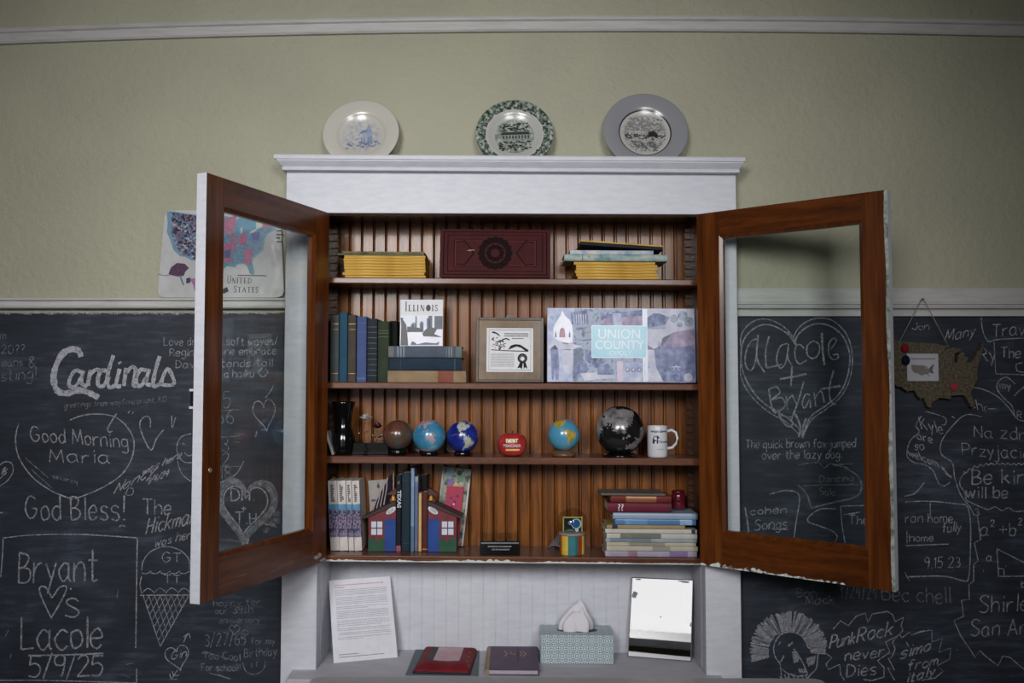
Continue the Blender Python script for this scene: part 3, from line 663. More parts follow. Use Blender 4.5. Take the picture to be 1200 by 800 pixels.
B.start().text('Many', 1107, 400, 13, 12, 1.2, .9).text('Jon', 1069, 386, 8, 0, .9, 1.3).text('Travelers', 1163, 394, 15, 2, 1.4, .9).text('The ash', 1173, 419, 12, 1, 1.3, .9).text('Ry', 1149, 422, 15, -4, 1.3, .9).line([(1150, 372), (1152, 388), (1158, 400), (1168, 398), (1200, 396)], 1.4).line([(1165, 400), (1167, 438), (1203, 439)], 1.2, False)
B.line([(1198, 425), (1191, 427), (1192, 434), (1200, 436)], 1.2).end('chalk_lettering', 'mid')
B.start().line([(1190, 450), (1180, 442), (1171, 446), (1168, 455), (1176, 466), (1186, 476), (1191, 490), (1204, 494)], 1.2).text('my', 1172, 455, 9, -6, 1.2).text('soul', 1188, 464, 9, 40, 1.1).line([(1137, 453), (1152, 456), (1168, 464), (1182, 477), (1189, 488)], 1.3).text('Chr', 1136, 478, 12, -12, 1.1).line([(1158, 479), (1167, 479)], 1).text('R', 1192, 490, 8, 0, 1).end('chalk_heart', 'mid')
B.start().text('Kyle', 1080, 502, 14, -14, 1.2, .8).text('are', 1075, 514, 10, -16, 1.2, 1).text('so', 1072, 527, 10, 0, 1.2, .9).text('welcom', 1066, 534, 11, -22, 1.2, .85).text('ing', 1106, 548, 9, -55, 1.2, .9)
B.line([(1080, 487), (1073, 498), (1077, 506), (1067, 516), (1063, 533), (1070, 541), (1085, 545), (1094, 552), (1100, 566), (1106, 569), (1114, 565)], 1.2).line([(1085, 482), (1107, 489), (1108, 497), (1103, 498)], 1.1).line([(1115, 487), (1119, 490)], 1.4).line([(1060, 581), (1072, 578), (1083, 565)], 1.5).end('chalk_lettering', 'mid')
B.start().text('Na zdrowie', 1142, 512, 14, -3, 1.2, 1.1).text('Przyjaciele', 1128, 533, 14, -3, 1.2, 1.0).end('chalk_lettering', 'mid')
B.start().text('Be kind', 1139, 567, 18, 0, 1.7, 1.05).text('will be', 1132, 583, 14, 0, 1.6, 1.0)
pts = []
for i in range(12): pts += [(1204 - i * 6.5, 545 + max(0, i - 6) ** 2 * .35 - .5), (1201 - i * 6.5, 542.4 + max(0, i - 6) ** 2 * .4)]
B.line(pts, 1.3).line([(1132, 553), (1126, 560), (1125, 568), (1131, 577), (1132, 585), (1140, 590), (1150, 594), (1158, 597), (1166, 594), (1174, 598), (1182, 595), (1190, 599), (1204, 598)], 1.3).end('chalk_bubble', 'mid')
B.start().line([(1150, 488), (1132, 486), (1118, 497), (1104, 516), (1103, 532), (1116, 542), (1119, 560), (1126, 580), (1136, 593), (1142, 604)], 1.2).end('chalk_line', 'mid')
B.start().line([(1061, 588), (1090, 587), (1122, 590), (1133, 593), (1137, 612), (1137, 650), (1135, 678), (1128, 680), (1105, 675), (1062, 676)], 1.4).line([(1090, 588), (1090, 604)], 1).text('ran home', 1061, 612, 11, 0, 1.1, .95).text('fully', 1104, 624, 11, 6, 1.2, .8).text('home', 1066, 634, 9, 0, 1.0, 1.1).line([(1061, 639), (1112, 637)], 1.2).line([(1063, 622), (1063, 636)], 1).text('9.15 23', 1083, 666, 12, 2, 1.1, .9).line([(1060, 670), (1066, 681)], 1).end('chalk_frame', 'mid')
B.start().text('a', 1149, 627, 17, 0, 1.4, .95).text('2', 1161, 617, 8, 0, 1.2).text('+b', 1171, 627, 15, 0, 1.4, .95).text('2', 1193, 615, 8, 0, 1.2).line([(1168, 643), (1170, 675)], 1.3).line([(1168, 643), (1203, 660)], 1.3).line([(1170, 675), (1203, 675)], 1.3).line([(1170, 666), (1176, 666), (1177, 675)], 1, False).text('a', 1156, 657, 10, 0, 1.2).text('b', 1197, 688, 9, 0, 1.2).end('chalk_triangle', 'mid')
B.start().line([(1145, 602), (1149, 632), (1142, 636), (1146, 657), (1141, 661), (1141, 681), (1135, 685), (1136, 702), (1127, 703), (1129, 722), (1118, 727), (1126, 745), (1143, 770), (1148, 762), (1158, 771), (1170, 780), (1175, 768), (1184, 770), (1203, 787)], 1.3, False).text('3', 1143, 604, 8, 0, 1.1).text('Shirley', 1147, 718, 20, 3, 1.6, .9).text('San Ant', 1137, 746, 19, 3, 1.5, .85).end('chalk_lettering', 'mid')
B.start().text('Bon', 934, 699, 10, 0, 1.1, 1.1).text('Mack', 944, 709, 11, 5, 1.1, 1).text('Y/24/24', 984, 700, 16, -2, 1.1, fit=1028).text('Bec chell', 1034, 703, 19, -3, 1.4, fit=1114).end('chalk_lettering', 'lo')
# mohawk skull
B.start(); rnd = random.Random(5)
cx, cy = 926, 764
for i in range(190):
    a = R(rnd.uniform(-3, 196)); a_ = a
    r0 = 23 + 2 * rnd.random(); r1 = (42 + 4 * rnd.random()) * (1 + .06 * sin(a))
    if a < R(20): r1 *= 1.0; r0 += 2
    xx = lambda r, q: (cx - 6 * 0 + r * cos(q) * 1.0 - 2, cy - 6 - r * sin(q) * .98 + 5)
    p0 = xx(r0, a); p1 = xx(r1, a + rnd.uniform(-.06, .06))
    B.line([p0, p1], 1.5, False, .2)
B.end('chalk_mohawk', 'mid')
B.start().line([(914, 777), (908, 768), (907, 756), (914, 744), (926, 740), (938, 744), (945, 753), (948, 759), (957, 755), (961, 757), (958, 770), (957, 782), (950, 790), (945, 796)], 1.4).line([(914, 777), (916, 795)], 1.2).line([(916, 784), (924, 790), (922, 796)], 1.1).line([(924, 789), (936, 792), (947, 790)], 1.6).line([(930, 760), (940, 775), (946, 788)], 1.6).line([(945, 776), (956, 768)], 1.3)
B.line([(924, 757), (929, 752)], 2.2).line([(915, 775), (919, 768)], 2).line([(912, 755), (915, 752)], 1.4)
for i in range(12):
    q = i / 11; B.line([(928 + 2 * q, 764 + 12 * q), (934 + 6 * q - (4 if q > .8 else 0), 764 + 10 * q)], 1.6, False); B.line([(945 + 2 * q, 772 + 8 * q), (956 - 2 * q, 768 + 9 * q)], 1.5, False)
for i in range(6): B.line([(936 + i * 1.6, 783 + (i % 2)), (937 + i * 1.5, 788)], 1.5, False)
for i in range(7): B.line([(914 + i * 5, 792 - (2 if i % 2 else 0)), (917 + i * 5, 797)], 1.4, False)
B.end('chalk_skull', 'mid')
B.start().text('Punk', 972, 760, 16, 12, 1.7, fit=1001).text('Rock', 1004, 752, 17, 11, 1.7, fit=1045).text('never', 990, 774, 13.5, 6, 1.6, fit=1036).text('Dies', 992, 793, 14, 5, 1.7, 1.05)
B.line([(976, 737), (985, 727), (994, 733), (1003, 722), (1014, 718), (1017, 729), (1022, 719), (1040, 716), (1046, 720), (1049, 728), (1059, 723), (1056, 733), (1058, 738), (1053, 744), (1038, 752), (1043, 764), (1028, 774), (1036, 782), (1036, 793), (1022, 797), (1012, 796)], 1.4, False)
B.line([(961, 752), (966, 756), (963, 762), (975, 770), (968, 778), (971, 784), (984, 778), (985, 790), (990, 797)], 1.4, False).end('chalk_lettering', 'mid')
B.start().text('simo', 1054, 773, 16, 18, 1.7, fit=1090).text('from', 1063, 786, 12, 12, 1.6, fit=1098).text('italy', 1062, 800, 12, 16, 1.7, fit=1094)
B.line([(1054, 743), (1057, 747), (1066, 740), (1068, 744), (1078, 740), (1092, 738), (1092, 752), (1104, 748), (1100, 764), (1114, 759), (1113, 772), (1098, 780), (1105, 786), (1096, 794), (1080, 797)], 1.4, False).line([(1053, 744), (1046, 752), (1049, 760), (1045, 770), (1041, 771), (1048, 785), (1040, 782), (1048, 797)], 1.3, False).line([(1062, 752), (1065, 757)], 1.1).end('chalk_lettering', 'mid')
B.start()
for (x, y) in [(884, 685), (1152, 668), (1121, 760), (1178, 662)]: B.line([(x, y), (x + 1.2, y + 2)], 1.2)
B.end('chalk_mark', 'lo')
# ================================================================== THINGS
def ground(px, py, zfun):
    """point of the ray through a pixel on a nearly level surface z = zfun(x)"""
    d = Vector(((px - 600) / FPX, _c + (py - 400) / FPX * _s, _s - (py - 400) / FPX * _c)); t_ = 2.7
    for _ in range(6):
        x = CAM.x + d.x * t_; t_ = (zfun(x) - CAM.z) / d.z
    return CAM + d * t_
M_INK = flatmat('1C1C22', .7, .2); M_INK2 = flatmat('4A4A55', .8, .1); M_GOLD = flatmat('9C7C42', .4, .5, .3)
M_CREAM = flatmat('CFC8B0', .7, .2)

# ------------------------------------------------------------------ books
def hbook(o, t_, h, d, cov, pages=M_PAGES, bands=(), c=.0022, rnd_=.35, name='cover'):
    """upright book in its own axes: x thickness, y depth (spine at y=0), z height"""
    arc = []; n = 8
    for i in range(n + 1):
        a = pi * i / n; arc.append((t_ / 2 - t_ / 2 * cos(a), .004 - t_ * rnd_ * .35 * sin(a) ** .8))
    poly = arc + [(t_, d), (t_ - c, d), (t_ - c, .006), (c, .006), (c, d), (0, d)]
    MB().prism(poly, 0, h, 'z').build(name, cov, o, .0006)
    MB().box(c, t_ - c, .0062, d - .004, .0025, h - .0025).build('page_block', pages, o)
    for z0, z1, m in bands:
        ar2 = [(p[0], p[1] - .0005) for p in arc]
        MB().prism(ar2 + [(t_, .0045), (0, .0045)], z0, z1, 'z').build('spine_band', m, o)
def upright(name, label, cat, k, px0, px1, ptop, Y, d, cov, group=None, bands=(), lean=0, rnd_=.35, base=None, top_at=None):
    pm = (ptop + 440) / 2 if k == 2 else (ptop + 640) / 2
    x0, x1 = PX(px0, pm, Y), PX(px1, pm, Y)
    z0 = max(zs(k, x0), zs(k, x1)) if base is None else base
    h = PZ(ptop, Y) - z0
    o = thing(name, label, cat, (x0, Y, z0 + .0005), (0, R(lean), 0), group)
    hbook(o, x1 - x0 - .0006, h, d, cov, bands=[(a * h, b_ * h, m) for a, b_, m in bands], rnd_=rnd_)
    return o, x1 - x0, h
STK = None
def lying(name, label, cat, px0, px1, z0, th, Y, d, cov, group=None, bands=(), rz=0, tilt=0, rnd_=.3, pages=M_PAGES):
    pm = 448 - (z0 - 1.6) * FPX / (Y + 2.76)
    x0, x1 = PX(px0, pm, Y), PX(px1, pm, Y); w = x1 - x0
    if STK: k_ = SH[STK[0]][1]; tilt += math.degrees(-k_); z0 += k_ * (x1 - STK[1])
    o = thing(name, label, cat, (x1, Y, z0 + .0003), (0, -pi / 2 + R(tilt), R(rz)), group)
    hbook(o, th - .0006, w, d, cov, pages, [(a * w, b_ * w, m) for a, b_, m in bands], c=min(.0022, th * .22), rnd_=rnd_)
    return o, w
ORD = ['bottom', 'second from the bottom', 'third from the bottom', 'fourth from the bottom', 'fifth from the bottom', 'sixth from the bottom', 'seventh from the bottom', 'topmost']

# --- top shelf: two stacks of yellow magazines
M_YEL = noisemat('yellow_magazine_spine', [(.3, 'A47C2C'), (.55, 'C79E46'), (.8, 'D8BA70')], 14, 4, .6, .2, (14, 3, 1))
def stack_base(k, px):
    global STK
    x = PX(px, 500, 0); STK = (k, x); return zs(k, x)
rnd = random.Random(2)
z = stack_base(1, 400) + .0004; n = 8; th = .0729 / n
for i in range(n):
    dx = rnd.uniform(-1.5, 1.5)
    lab = ['yellow-spined magazine at the bottom of the left stack on the top shelf', 'yellow-spined magazine second from the bottom of the left stack on the top shelf'] + ['yellow-spined magazine %s of the left stack on the top shelf' % q for q in ('third from the bottom', 'fourth from the bottom', 'fifth from the bottom', 'third from the top', 'second from the top', 'uppermost of the yellow')]
    lying('magazine', lab[i], 'magazine', 402.5 + dx, 498 + dx * .6, z, th, -.008 + rnd.uniform(0, .004), .15, M_YEL, 'yellow magazines in the left stack'); z += th
for i, (a_, b_, th_, hx, lab) in enumerate([(395, 497, .0072, '6F7256', 'thin olive booklet lying on the yellow magazines of the left stack'), (401, 497, .0060, '8F8560', 'thin tan booklet topmost of the left magazine stack')]):
    lying('booklet', lab, 'booklet', a_, b_, z, th_, -.004, .14, cloth(hx, '3A3C34', 200), None); z += th_
z = stack_base(1, 720) + .0008; n = 6; th = .0565 / n
labs = ['at the bottom', 'second from the bottom', 'third from the bottom', 'fourth from the bottom', 'second from the top', 'uppermost of the yellow']
for i in range(n):
    dx = rnd.uniform(-1.5, 1.5) + (-3 if i == n - 1 else 0)
    lying('magazine', 'yellow-spined magazine %s of the right stack on the top shelf' % labs[i], 'magazine', 675.5 + dx, 771 + dx, z, th, -.008 + rnd.uniform(0, .004), .15, M_YEL, 'yellow magazines in the right stack'); z += th
M_MAP = noisemat('folded_map_cover', [(.3, '5E7F84'), (.5, '8FA6A6'), (.62, 'B5B6A4'), (.75, '6C8FA0')], 35, 5, .5, .3)
o, w = lying('map_folder', 'thick light-blue folded map lying on the right yellow magazine stack', 'map', 661, 782, z, .0235, -.012, .13, M_MAP, None, [(.82, .825, M_INK2)], rnd_=.9); z += .0238
o, w = lying('map_folder', 'thin white and blue folded map second from the top of the right stack', 'map', 668, 766, z, .0135, -.004, .13, noisemat('thin_map_cover', [(.35, '6E88A8'), (.55, 'B9BDC0'), (.75, 'CFCDBE')], 18, 4, .5, .3)); z += .0140
o, w = lying('book', 'dark book with a yellow edge lying tilted on top of the right stack', 'book', 680, 777, z, .0145, .0, .13, cloth('22242A', '30323A', 200), None, (), tilt=3.6, pages=M_YEL)
o.location.z += .001
MB().box(.0095, .0142, -.002, .004, .0, w).build('yellow_edge', M_YEL, o)
# --- large ornate red book standing between the stacks
def panel_book(o, w, h, t_, cov, pages=M_PAGES, bt=.004, over=.004):
    MB().box(-w / 2, w / 2, 0, bt, 0, h).build('front_cover', cov, o, .0012)
    MB().box(-w / 2, w / 2, t_ - bt, t_, 0, h).build('back_cover', cov, o, .0012)
    MB().box(-w / 2 + over, w / 2 - over, bt, t_ - bt, over * .5, h - over).build('page_block', pages, o)
def stand(name, label, cat, zb, px0, px1, ptop, Y, t_, lean, group=None, roll=0):
    """thing standing on zb and leaning back; origin bottom centre of its front face. returns o, w, h"""
    pb = 448 - ((zs(zb[1], 0) if isinstance(zb, tuple) else zb) - 1.6) * FPX / (Y + 2.76); pm = (ptop + pb) / 2
    x0, x1 = PX(px0, pm, Y), PX(px1, pm, Y); xc = (x0 + x1) / 2; w = x1 - x0
    if isinstance(zb, tuple): roll = math.degrees(-SH[zb[1]][1]); z0 = zs(zb[1], xc) + t_ * sin(R(lean)) + .0008
    else: z0 = zb + t_ * sin(R(lean)) + .0006 + abs(sin(R(roll))) * w / 2
    h = (PZ(ptop, Y + .0) - z0) / cos(R(lean))
    o = thing(name, label, cat, (xc, Y, z0), (-R(lean), R(roll), 0), group)
    return o, w, h
M_RED = cloth('360A0D', '480F13', 160, .6, .15); M_REDD = flatmat('180507', .7, .12); M_REDL = flatmat('5A1C1F', .6, .2)
zb = zs(1, 0) + .001
o, w, h = stand('album', 'large ornate dark-red leather book standing between the two yellow stacks', 'book', ('shelf', 1), 515, 645, 267, .035, .055, 9)
panel_book(o, w, h, .055, M_RED)
p = PR(0)
for i, (a_, m) in enumerate([(.010, M_REDD), (.014, M_RED), (.024, M_REDD), (.027, M_RED), (.045, M_REDD), (.048, M_REDL), (.051, M_RED)]): p.rect(-w / 2 + a_, a_ * .8, w / 2 - a_, h - a_ * .8, m, i)
p.disc(0, h / 2, .052, M_REDD, 8)
for i in range(16):
    a_ = 2 * pi * i / 16; p.disc(.046 * cos(a_), h / 2 + .046 * sin(a_), .011, M_REDD, 9, 10)
p.disc(0, h / 2, .034, M_RED, 10)
for i in range(10):
    a_ = 2 * pi * i / 10; p.disc(.022 * cos(a_), h / 2 + .022 * sin(a_), .009, M_REDD, 11, 10)
for sx in (-1, 1):
    for zz_ in (h * .25, h * .75): p.stroke([(sx * (w / 2 - .11), h / 2), (sx * (w / 2 - .08), zz_), (sx * (w / 2 - .055), zz_ * .9 + .05 * h)], .004, M_REDD, 9)
p.poly([(-w / 2 + .086, h * .545), (-w / 2 + .10, h * .575), (-w / 2 + .115, h * .56), (-w / 2 + .103, h * .54)], flatmat('9A8A80', .8, .1), 9)
p.build('cover_tooling', o)

# --- second shelf, left: upright books
BK = [('387', 397, 369, 'faded green-grey', '4A5050', '3A3E3E'), ('397.5', 407, 366, 'teal-blue', '1F4258', '2A5068'), ('407.5', 417, 369, 'brown-grey', '4E463F', '3C3732'),
      ('417.8', 429.5, 371, 'periwinkle-blue', '4A5A86', '3E4C76'), ('430', 442, 373.5, 'near-black blue', '20262C', '2C343C'), ('442.5', 456, 376.5, 'dark green', '27302A', '36402E'), ]
desc = ['faded green-grey hardback, first from the left of the upright row', 'teal-blue hardback second from the left of the upright row', 'brown-grey hardback between the teal and periwinkle books',
        'periwinkle-blue hardback fourth from the left of the upright row', 'blue-black hardback with many spine bands right of the periwinkle book', 'dark-green hardback with banded spine beside the lying stack']
for i, (a_, b_, pt, nm, c1, c2) in enumerate(BK):
    m1 = flatmat(c2, .6, .3); bn = ()
    if i in (0, 2): bn = [(.86, .87, M_GOLD), (.78, .785, M_GOLD), (.12, .13, M_GOLD)]
    if i == 3: bn = [(.90, .905, flatmat('6876A0')), (.76, .765, flatmat('6876A0')), (.05, .06, flatmat('6876A0'))]
    if i == 4: bn = [(.1 + .085 * j, .108 + .085 * j, flatmat('5A6068', .5)) for j in range(10)]
    if i == 5: bn = [(.84, .85, flatmat('5A6440')), (.80, .81, flatmat('5A6440')), (.74, .75, flatmat('5A6440'))]
    upright('hardback_book', desc[i] + ' on the second shelf', 'book', 2, float(a_), b_, pt, -.004 if i != 5 else 0, .125, cloth(c1, c2, 260, .65), 'old hardbacks on the second shelf', bn)
upright('hardback_book', 'nearly black green book set back behind the lying stack on the second shelf', 'book', 2, 457, 465.5, 376, .048, .095, cloth('161D16', '0F130F', 260, .7), 'old hardbacks on the second shelf')
# lying stack under the Illinois book
zb = stack_base(2, 456)
o, w = lying('hardback_book', 'worn tan book with a reddish end at the bottom of the lying stack', 'book', 454, 546, zb, .0375, -.012, .13, cloth('7E6A52', '9A866C', 200, .8), 'lying hardbacks on the second shelf', [(.16, .36, cloth('7A443A', '8A5A4C', 90, .8))], rnd_=.12)
o, w = lying('hardback_book', 'navy-blue book in the middle of the lying stack on the second shelf', 'book', 456, 541, zb + .0378, .0405, -.008, .125, cloth('1E2C3A', '28384A', 260, .7), 'lying hardbacks on the second shelf', [(.09, .10, flatmat('3E5A60')), (.84, .845, flatmat('3E4E5E'))], rnd_=.25)
M_PB = flatmat('7C848A', .6, .3)
o, w = lying('hardback_book', 'grey-blue book with pale bands on top of the lying stack on the second shelf', 'book', 455, 541, zb + .0786, .0365, -.010, .125, cloth('48505E', '5A6272', 260, .7), 'lying hardbacks on the second shelf',
             [(.0, .08, flatmat('5E6E6C', .7)), (.13, .145, M_PB), (.165, .18, M_PB), (.205, .21, M_PB), (.78, .80, M_PB), (.82, .84, M_PB), (.86, .88, M_PB), (.93, 1, flatmat('6A6A6E', .7))], rnd_=.25)
ztopstack = zb + .0786 + .0370
# Illinois picture book
o, w, h = stand('picture_book', 'white Illinois book with a city skyline cover, standing on the lying stack', 'book', ztopstack, 468.5, 519, 350.5, .045, .008, 4)
panel_book(o, w, h, .008, flatmat('C2C4CA', .35, .3, 0, .03), bt=.0012, over=.001)
M_SKY = flatmat('C2C8D6', .35, .4, 0, .06, 20); M_NAVY = flatmat('2C3852', .4, .4, 0, .3, 60); M_BLD = flatmat('4A5F80', .4, .4, 0, .3, 60); M_DK = flatmat('14161E', .4, .4, 0, .3)
p = PR(0); W2 = w / 2
def U(u): return -W2 + u * w
p.rect(-W2 + .001, .001, W2 - .001, h * .66, M_SKY, 0); p.rect(-W2 + .001, h * .04, W2 - .001, h * .40, flatmat('B4B6C8', .3, .5, 0, .1, 15), 1)
for u0, u1, v in [(.25, .32, .46), (.28, .36, .50), (.36, .39, .64), (.46, .55, .50), (.48, .53, .53), (.62, .69, .60), (.66, .75, .65), (.80, .99, .645)]: p.rect(U(u0), h * .36, U(u1), h * v, M_BLD if v < .62 else M_NAVY, 2)
p.poly([(U(.17), h * .30), (U(.55), h * .30), (U(.55), h * .36), (U(.40), h * .40), (U(.17), h * .42)], M_DK, 3)
p.poly([(U(.55), h * .21), (U(.98), h * .19), (U(.80), h * .26), (U(.86), h * .36), (U(.70), h * .42), (U(.60), h * .36), (U(.52), h * .27)], M_DK, 3)
p.poly([(U(.02), 0.002), (U(.20), .002), (U(.17), h * .30), (U(.15), h * .45), (U(.10), h * .53), (U(.07), h * .56), (U(.08), h * .60), (U(.01), h * .61), (U(.03), h * .45)], M_DK, 4)
p.poly([(U(.25), .004), (U(.90), .004), (U(.92), h * .10), (U(.84), h * .06), (U(.60), h * .08), (U(.40), h * .04), (U(.34), h * .09), (U(.28), h * .10)], flatmat('3A3A54', .4, .4, 0, .2), 3)
# serif title
def serif(p, word, x, z, hh, big, m, gap=.16):
    T = hh * .10
    for i, ch in enumerate(word):
        H = big if i == 0 else hh; z0 = z - (big - hh) * .0
        if ch == 'I': wd = hh * .16; p.rect(x + wd * .3, z0, x + wd * .3 + T * 1.4, z0 + H, m); p.rect(x - T * .2, z0, x + wd + T, z0 + T * .5, m); p.rect(x - T * .2, z0 + H - T * .5, x + wd + T, z0 + H, m); wd += T
        elif ch == 'L': wd = hh * .5; p.rect(x + T, z0, x + T * 2.4, z0 + H, m); p.rect(x, z0, x + wd, z0 + T * .6, m); p.rect(x, z0 + H - T * .5, x + T * 3.4, z0 + H, m); p.poly([(x + wd, z0), (x + wd, z0 + H * .3), (x + wd - T * .7, z0)], m)
        elif ch == 'N': wd = hh * .75; p.rect(x + T, z0, x + T * 1.6, z0 + H, m); p.rect(x + wd - T * 1.6, z0, x + wd - T, z0 + H, m); p.poly([(x + T * .6, z0 + H), (x + T * 2.2, z0 + H), (x + wd - T, z0), (x + wd - T * 2.4, z0)], m)
        elif ch == 'T': wd = hh * .7; p.rect(x + wd / 2 - T * .7, z0, x + wd / 2 + T * .7, z0 + H, m); p.rect(x, z0 + H - T * .6, x + wd, z0 + H, m); p.rect(x + wd * .3, z0, x + wd * .7, z0 + T * .5, m)
        elif ch == 'E': wd = hh * .55; p.rect(x + T, z0, x + T * 2.4, z0 + H, m); [p.rect(x, z0 + f_ * H, x + wd * (.8 if f_ == .45 else 1), z0 + f_ * H + T * .6, m) for f_ in (0, .45, .93)]
        elif ch == 'D': wd = hh * .7; p.rect(x + T, z0, x + T * 2.4, z0 + H, m); p.stroke([(x + T + wd * .85 * sin(a_) * 1.0, z0 + H / 2 + (H / 2 - T * .3) * cos(a_)) for a_ in [pi * i_ / 10 for i_ in range(11)]], T, m)
        elif ch == 'U': wd = hh * .7; p.stroke([(x + T, z0 + H), (x + T, z0 + H * .25), (x + wd * .3, z0 + T * .4), (x + wd * .6, z0 + T * .4), (x + wd - T, z0 + H * .25), (x + wd - T, z0 + H)], T * 1.1, m)
        elif ch == 'A': wd = hh * .75; p.poly([(x, z0), (x + T, z0), (x + wd / 2, z0 + H * .9), (x + wd / 2 - T * .3, z0 + H)], m); p.poly([(x + wd - T * 1.6, z0), (x + wd, z0), (x + wd / 2, z0 + H), (x + wd / 2 - T, z0 + H * .9)], m); p.rect(x + wd * .22, z0 + H * .3, x + wd * .75, z0 + H * .36, m)
        elif ch == 'O': wd = hh * .72; p.stroke([(x + wd / 2 + (wd / 2 - T * .5) * cos(a_), z0 + H / 2 + (H / 2 - T * .4) * sin(a_)) for a_ in [2 * pi * i_ / 20 for i_ in range(21)]], T * 1.2, m)
        elif ch == 'S':
            wd = hh * .5; p.stroke([(x + wd * .9, z0 + H * .78), (x + wd * .75, z0 + H * .95), (x + wd * .3, z0 + H * .95), (x + wd * .1, z0 + H * .75), (x + wd * .4, z0 + H * .55), (x + wd * .85, z0 + H * .35), (x + wd * .8, z0 + H * .1), (x + wd * .4, z0 + H * .03), (x + wd * .05, z0 + H * .22)], T * 1.1, m)
        else: wd = hh * .5
        x += wd + hh * gap
    return x
p.k = 5; serif(p, 'ILLINOIS', U(.12), h * .75, h * .135, h * .20, flatmat('2A2430', .5, .3), .20)
p.disc(U(.655), h * .815, h * .045, flatmat('50304A', .5, .3), 6, 14, 1.3)
p.build('cover_picture', o)

# framed certificate
zb = zs(2, 0)
o, w, h = stand('framed_certificate', 'square brown-gold picture frame holding a printed certificate with ribbon seal', 'picture', ('shelf', 2), 557.5, 637, 371.5, .06, .018, 5)
W2 = w / 2; fb = .034
M_FR = wood('frame_gilt_wood', '3E2C14', '5E4624', '785C34', (3, 3, 3), .4, .2); M_FRE = wood('frame_edge_wood', '1E140C', '3A281A', '4A3624', (3, 3, 3), .4, .2)
mb = MB()
for (x0, x1, z0, z1) in ((-W2, -W2 + fb, 0, h), (W2 - fb, W2, 0, h), (-W2 + fb, W2 - fb, 0, fb), (-W2 + fb, W2 - fb, h - fb, h)): mb.box(x0, x1, .002, .018, z0, z1)
mb.build('frame', M_FR, o)
mb = MB(); e = .009
for (x0, x1, z0, z1) in ((-W2, -W2 + e, 0, h), (W2 - e, W2, 0, h), (-W2 + e, W2 - e, 0, e), (-W2 + e, W2 - e, h - e, h)): mb.box(x0, x1, -.002, .006, z0, z1)
mb.build('frame_edge', M_FRE, o, .001)
MB().box(-W2 + fb - .002, W2 - fb + .002, .004, .008, fb - .002, h - fb + .002).build('certificate', flatmat('D6D8DC', .6, .3, 0, .03), o)
p = PR(.004); X0, X1, Z0, Z1 = -W2 + fb, W2 - fb, fb, h - fb; ww, hh = X1 - X0, Z1 - Z0
def C(u, v): return (X0 + u * ww, Z0 + (1 - v) * hh)
def prrect(u0, v0, u1, v1, m, L=1): p.rect(*C(u0, v1), *C(u1, v0), m, L)
for a_, b_, c_, d_ in ((.05, .04, .95, .048), (.05, .95, .95, .958), (.05, .04, .056, .958), (.944, .04, .95, .958)): prrect(a_, b_, c_, d_, M_INK2)
rnd = random.Random(8)
def tline(u0, u1, v, hgt, m):
    u = u0
    while u < u1:
        q = min(u1, u + rnd.uniform(.02, .06)); prrect(u, v, q - .006, v + hgt, m); u = q
for v in (.12, .17): tline(.38, .90, v, .022, M_INK2)
tline(.55, .80, .23, .018, M_INK2)
for i in range(11): tline(.09, .60, .58 + i * .029, .011, flatmat('8A8A92'))
p.poly([C(.10, .09), C(.16, .08), C(.24, .12), (C(.30, .19)), C(.26, .18), C(.20, .13), C(.13, .12)], M_INK, 1)
for i in range(40):
    u = rnd.uniform(.10, .38); v = rnd.uniform(.20, .48); prrect(u, v, u + rnd.uniform(.01, .05), v + rnd.uniform(.008, .03), M_INK if rnd.random() < .5 else flatmat('5A3A38'))
p.stroke([C(.28, .32), C(.36, .26), C(.42, .24), C(.49, .27)], .004, M_INK, 2); p.stroke([C(.10, .50), C(.45, .52), C(.90, .53)], .003, flatmat('5A3A38'), 2)
p.poly([C(.46, .50), C(.52, .40), C(.62, .37), C(.72, .38), C(.90, .50), C(.90, .53), C(.84, .53), C(.74, .45), C(.64, .42), C(.55, .46)], M_INK, 2)
p.disc(*C(.77, .69), ww * .105, M_INK, 2, 20); p.disc(*C(.77, .69), ww * .075, flatmat('5E4C4C'), 3, 20); p.disc(*C(.77, .70), ww * .045, flatmat('D6D8DC', .6, .3, 0, .03), 4, 9)
p.poly([C(.72, .78), C(.66, .92), C(.72, .90), (C(.76, .94)), C(.78, .80)], M_INK, 2); p.poly([C(.79, .79), C(.80, .93), C(.83, .89), C(.88, .93), C(.84, .78)], M_INK, 2)
p.build('print', o)
MB().box(-.012, .012, .006, .014, h, h + .008).build('hanger', M_IRON, o)

# board game box
zb = zs(2, .5)
o, w, h = stand('board_game_box', 'blue photo-collage board game box with a cyan title panel on the second shelf', 'board game', ('shelf', 2), 641.5, 814.8, 360.5, .028, .052, 3.5)
W2 = w / 2
M_BXS = flatmat('2A3448', .4, .4)
MB().box(-W2, W2, .012, .052, .002, h - .002).build('box_base', M_BXS, o, .001)
MB().box(-W2 - .001, W2 + .001, 0, .040, 0, h).build('box_lid', flatmat('A9B1CC', .25, .5, 0, .1, 30), o, .0015)
bv = [noisemat('collage_%d' % i, st, sc * 1.4, 5, .42, .3) for i, (st, sc) in enumerate([
    ([(.3, '8C9CC6'), (.5, 'B0B9D8'), (.7, 'CED2E0')], 22), ([(.3, '4A5680'), (.5, '7480A8'), (.7, '9CA8C8')], 40), ([(.35, '6A789E'), (.5, 'AAB4CC'), (.65, '86A2A8')], 60),
    ([(.3, 'B0B4CE'), (.7, 'D4D6E2')], 18), ([(.35, '606A94'), (.6, '8890B4'), (.8, 'AEB4CA')], 26), ([(.4, '8C84A8'), (.7, 'B8A8BE')], 30)])]
p = PR(0)
def V(u, v): return (-W2 + u * w, h * (1 - v))
def q(us, m, L): p.poly([V(u, v) for u, v in us], m, L)
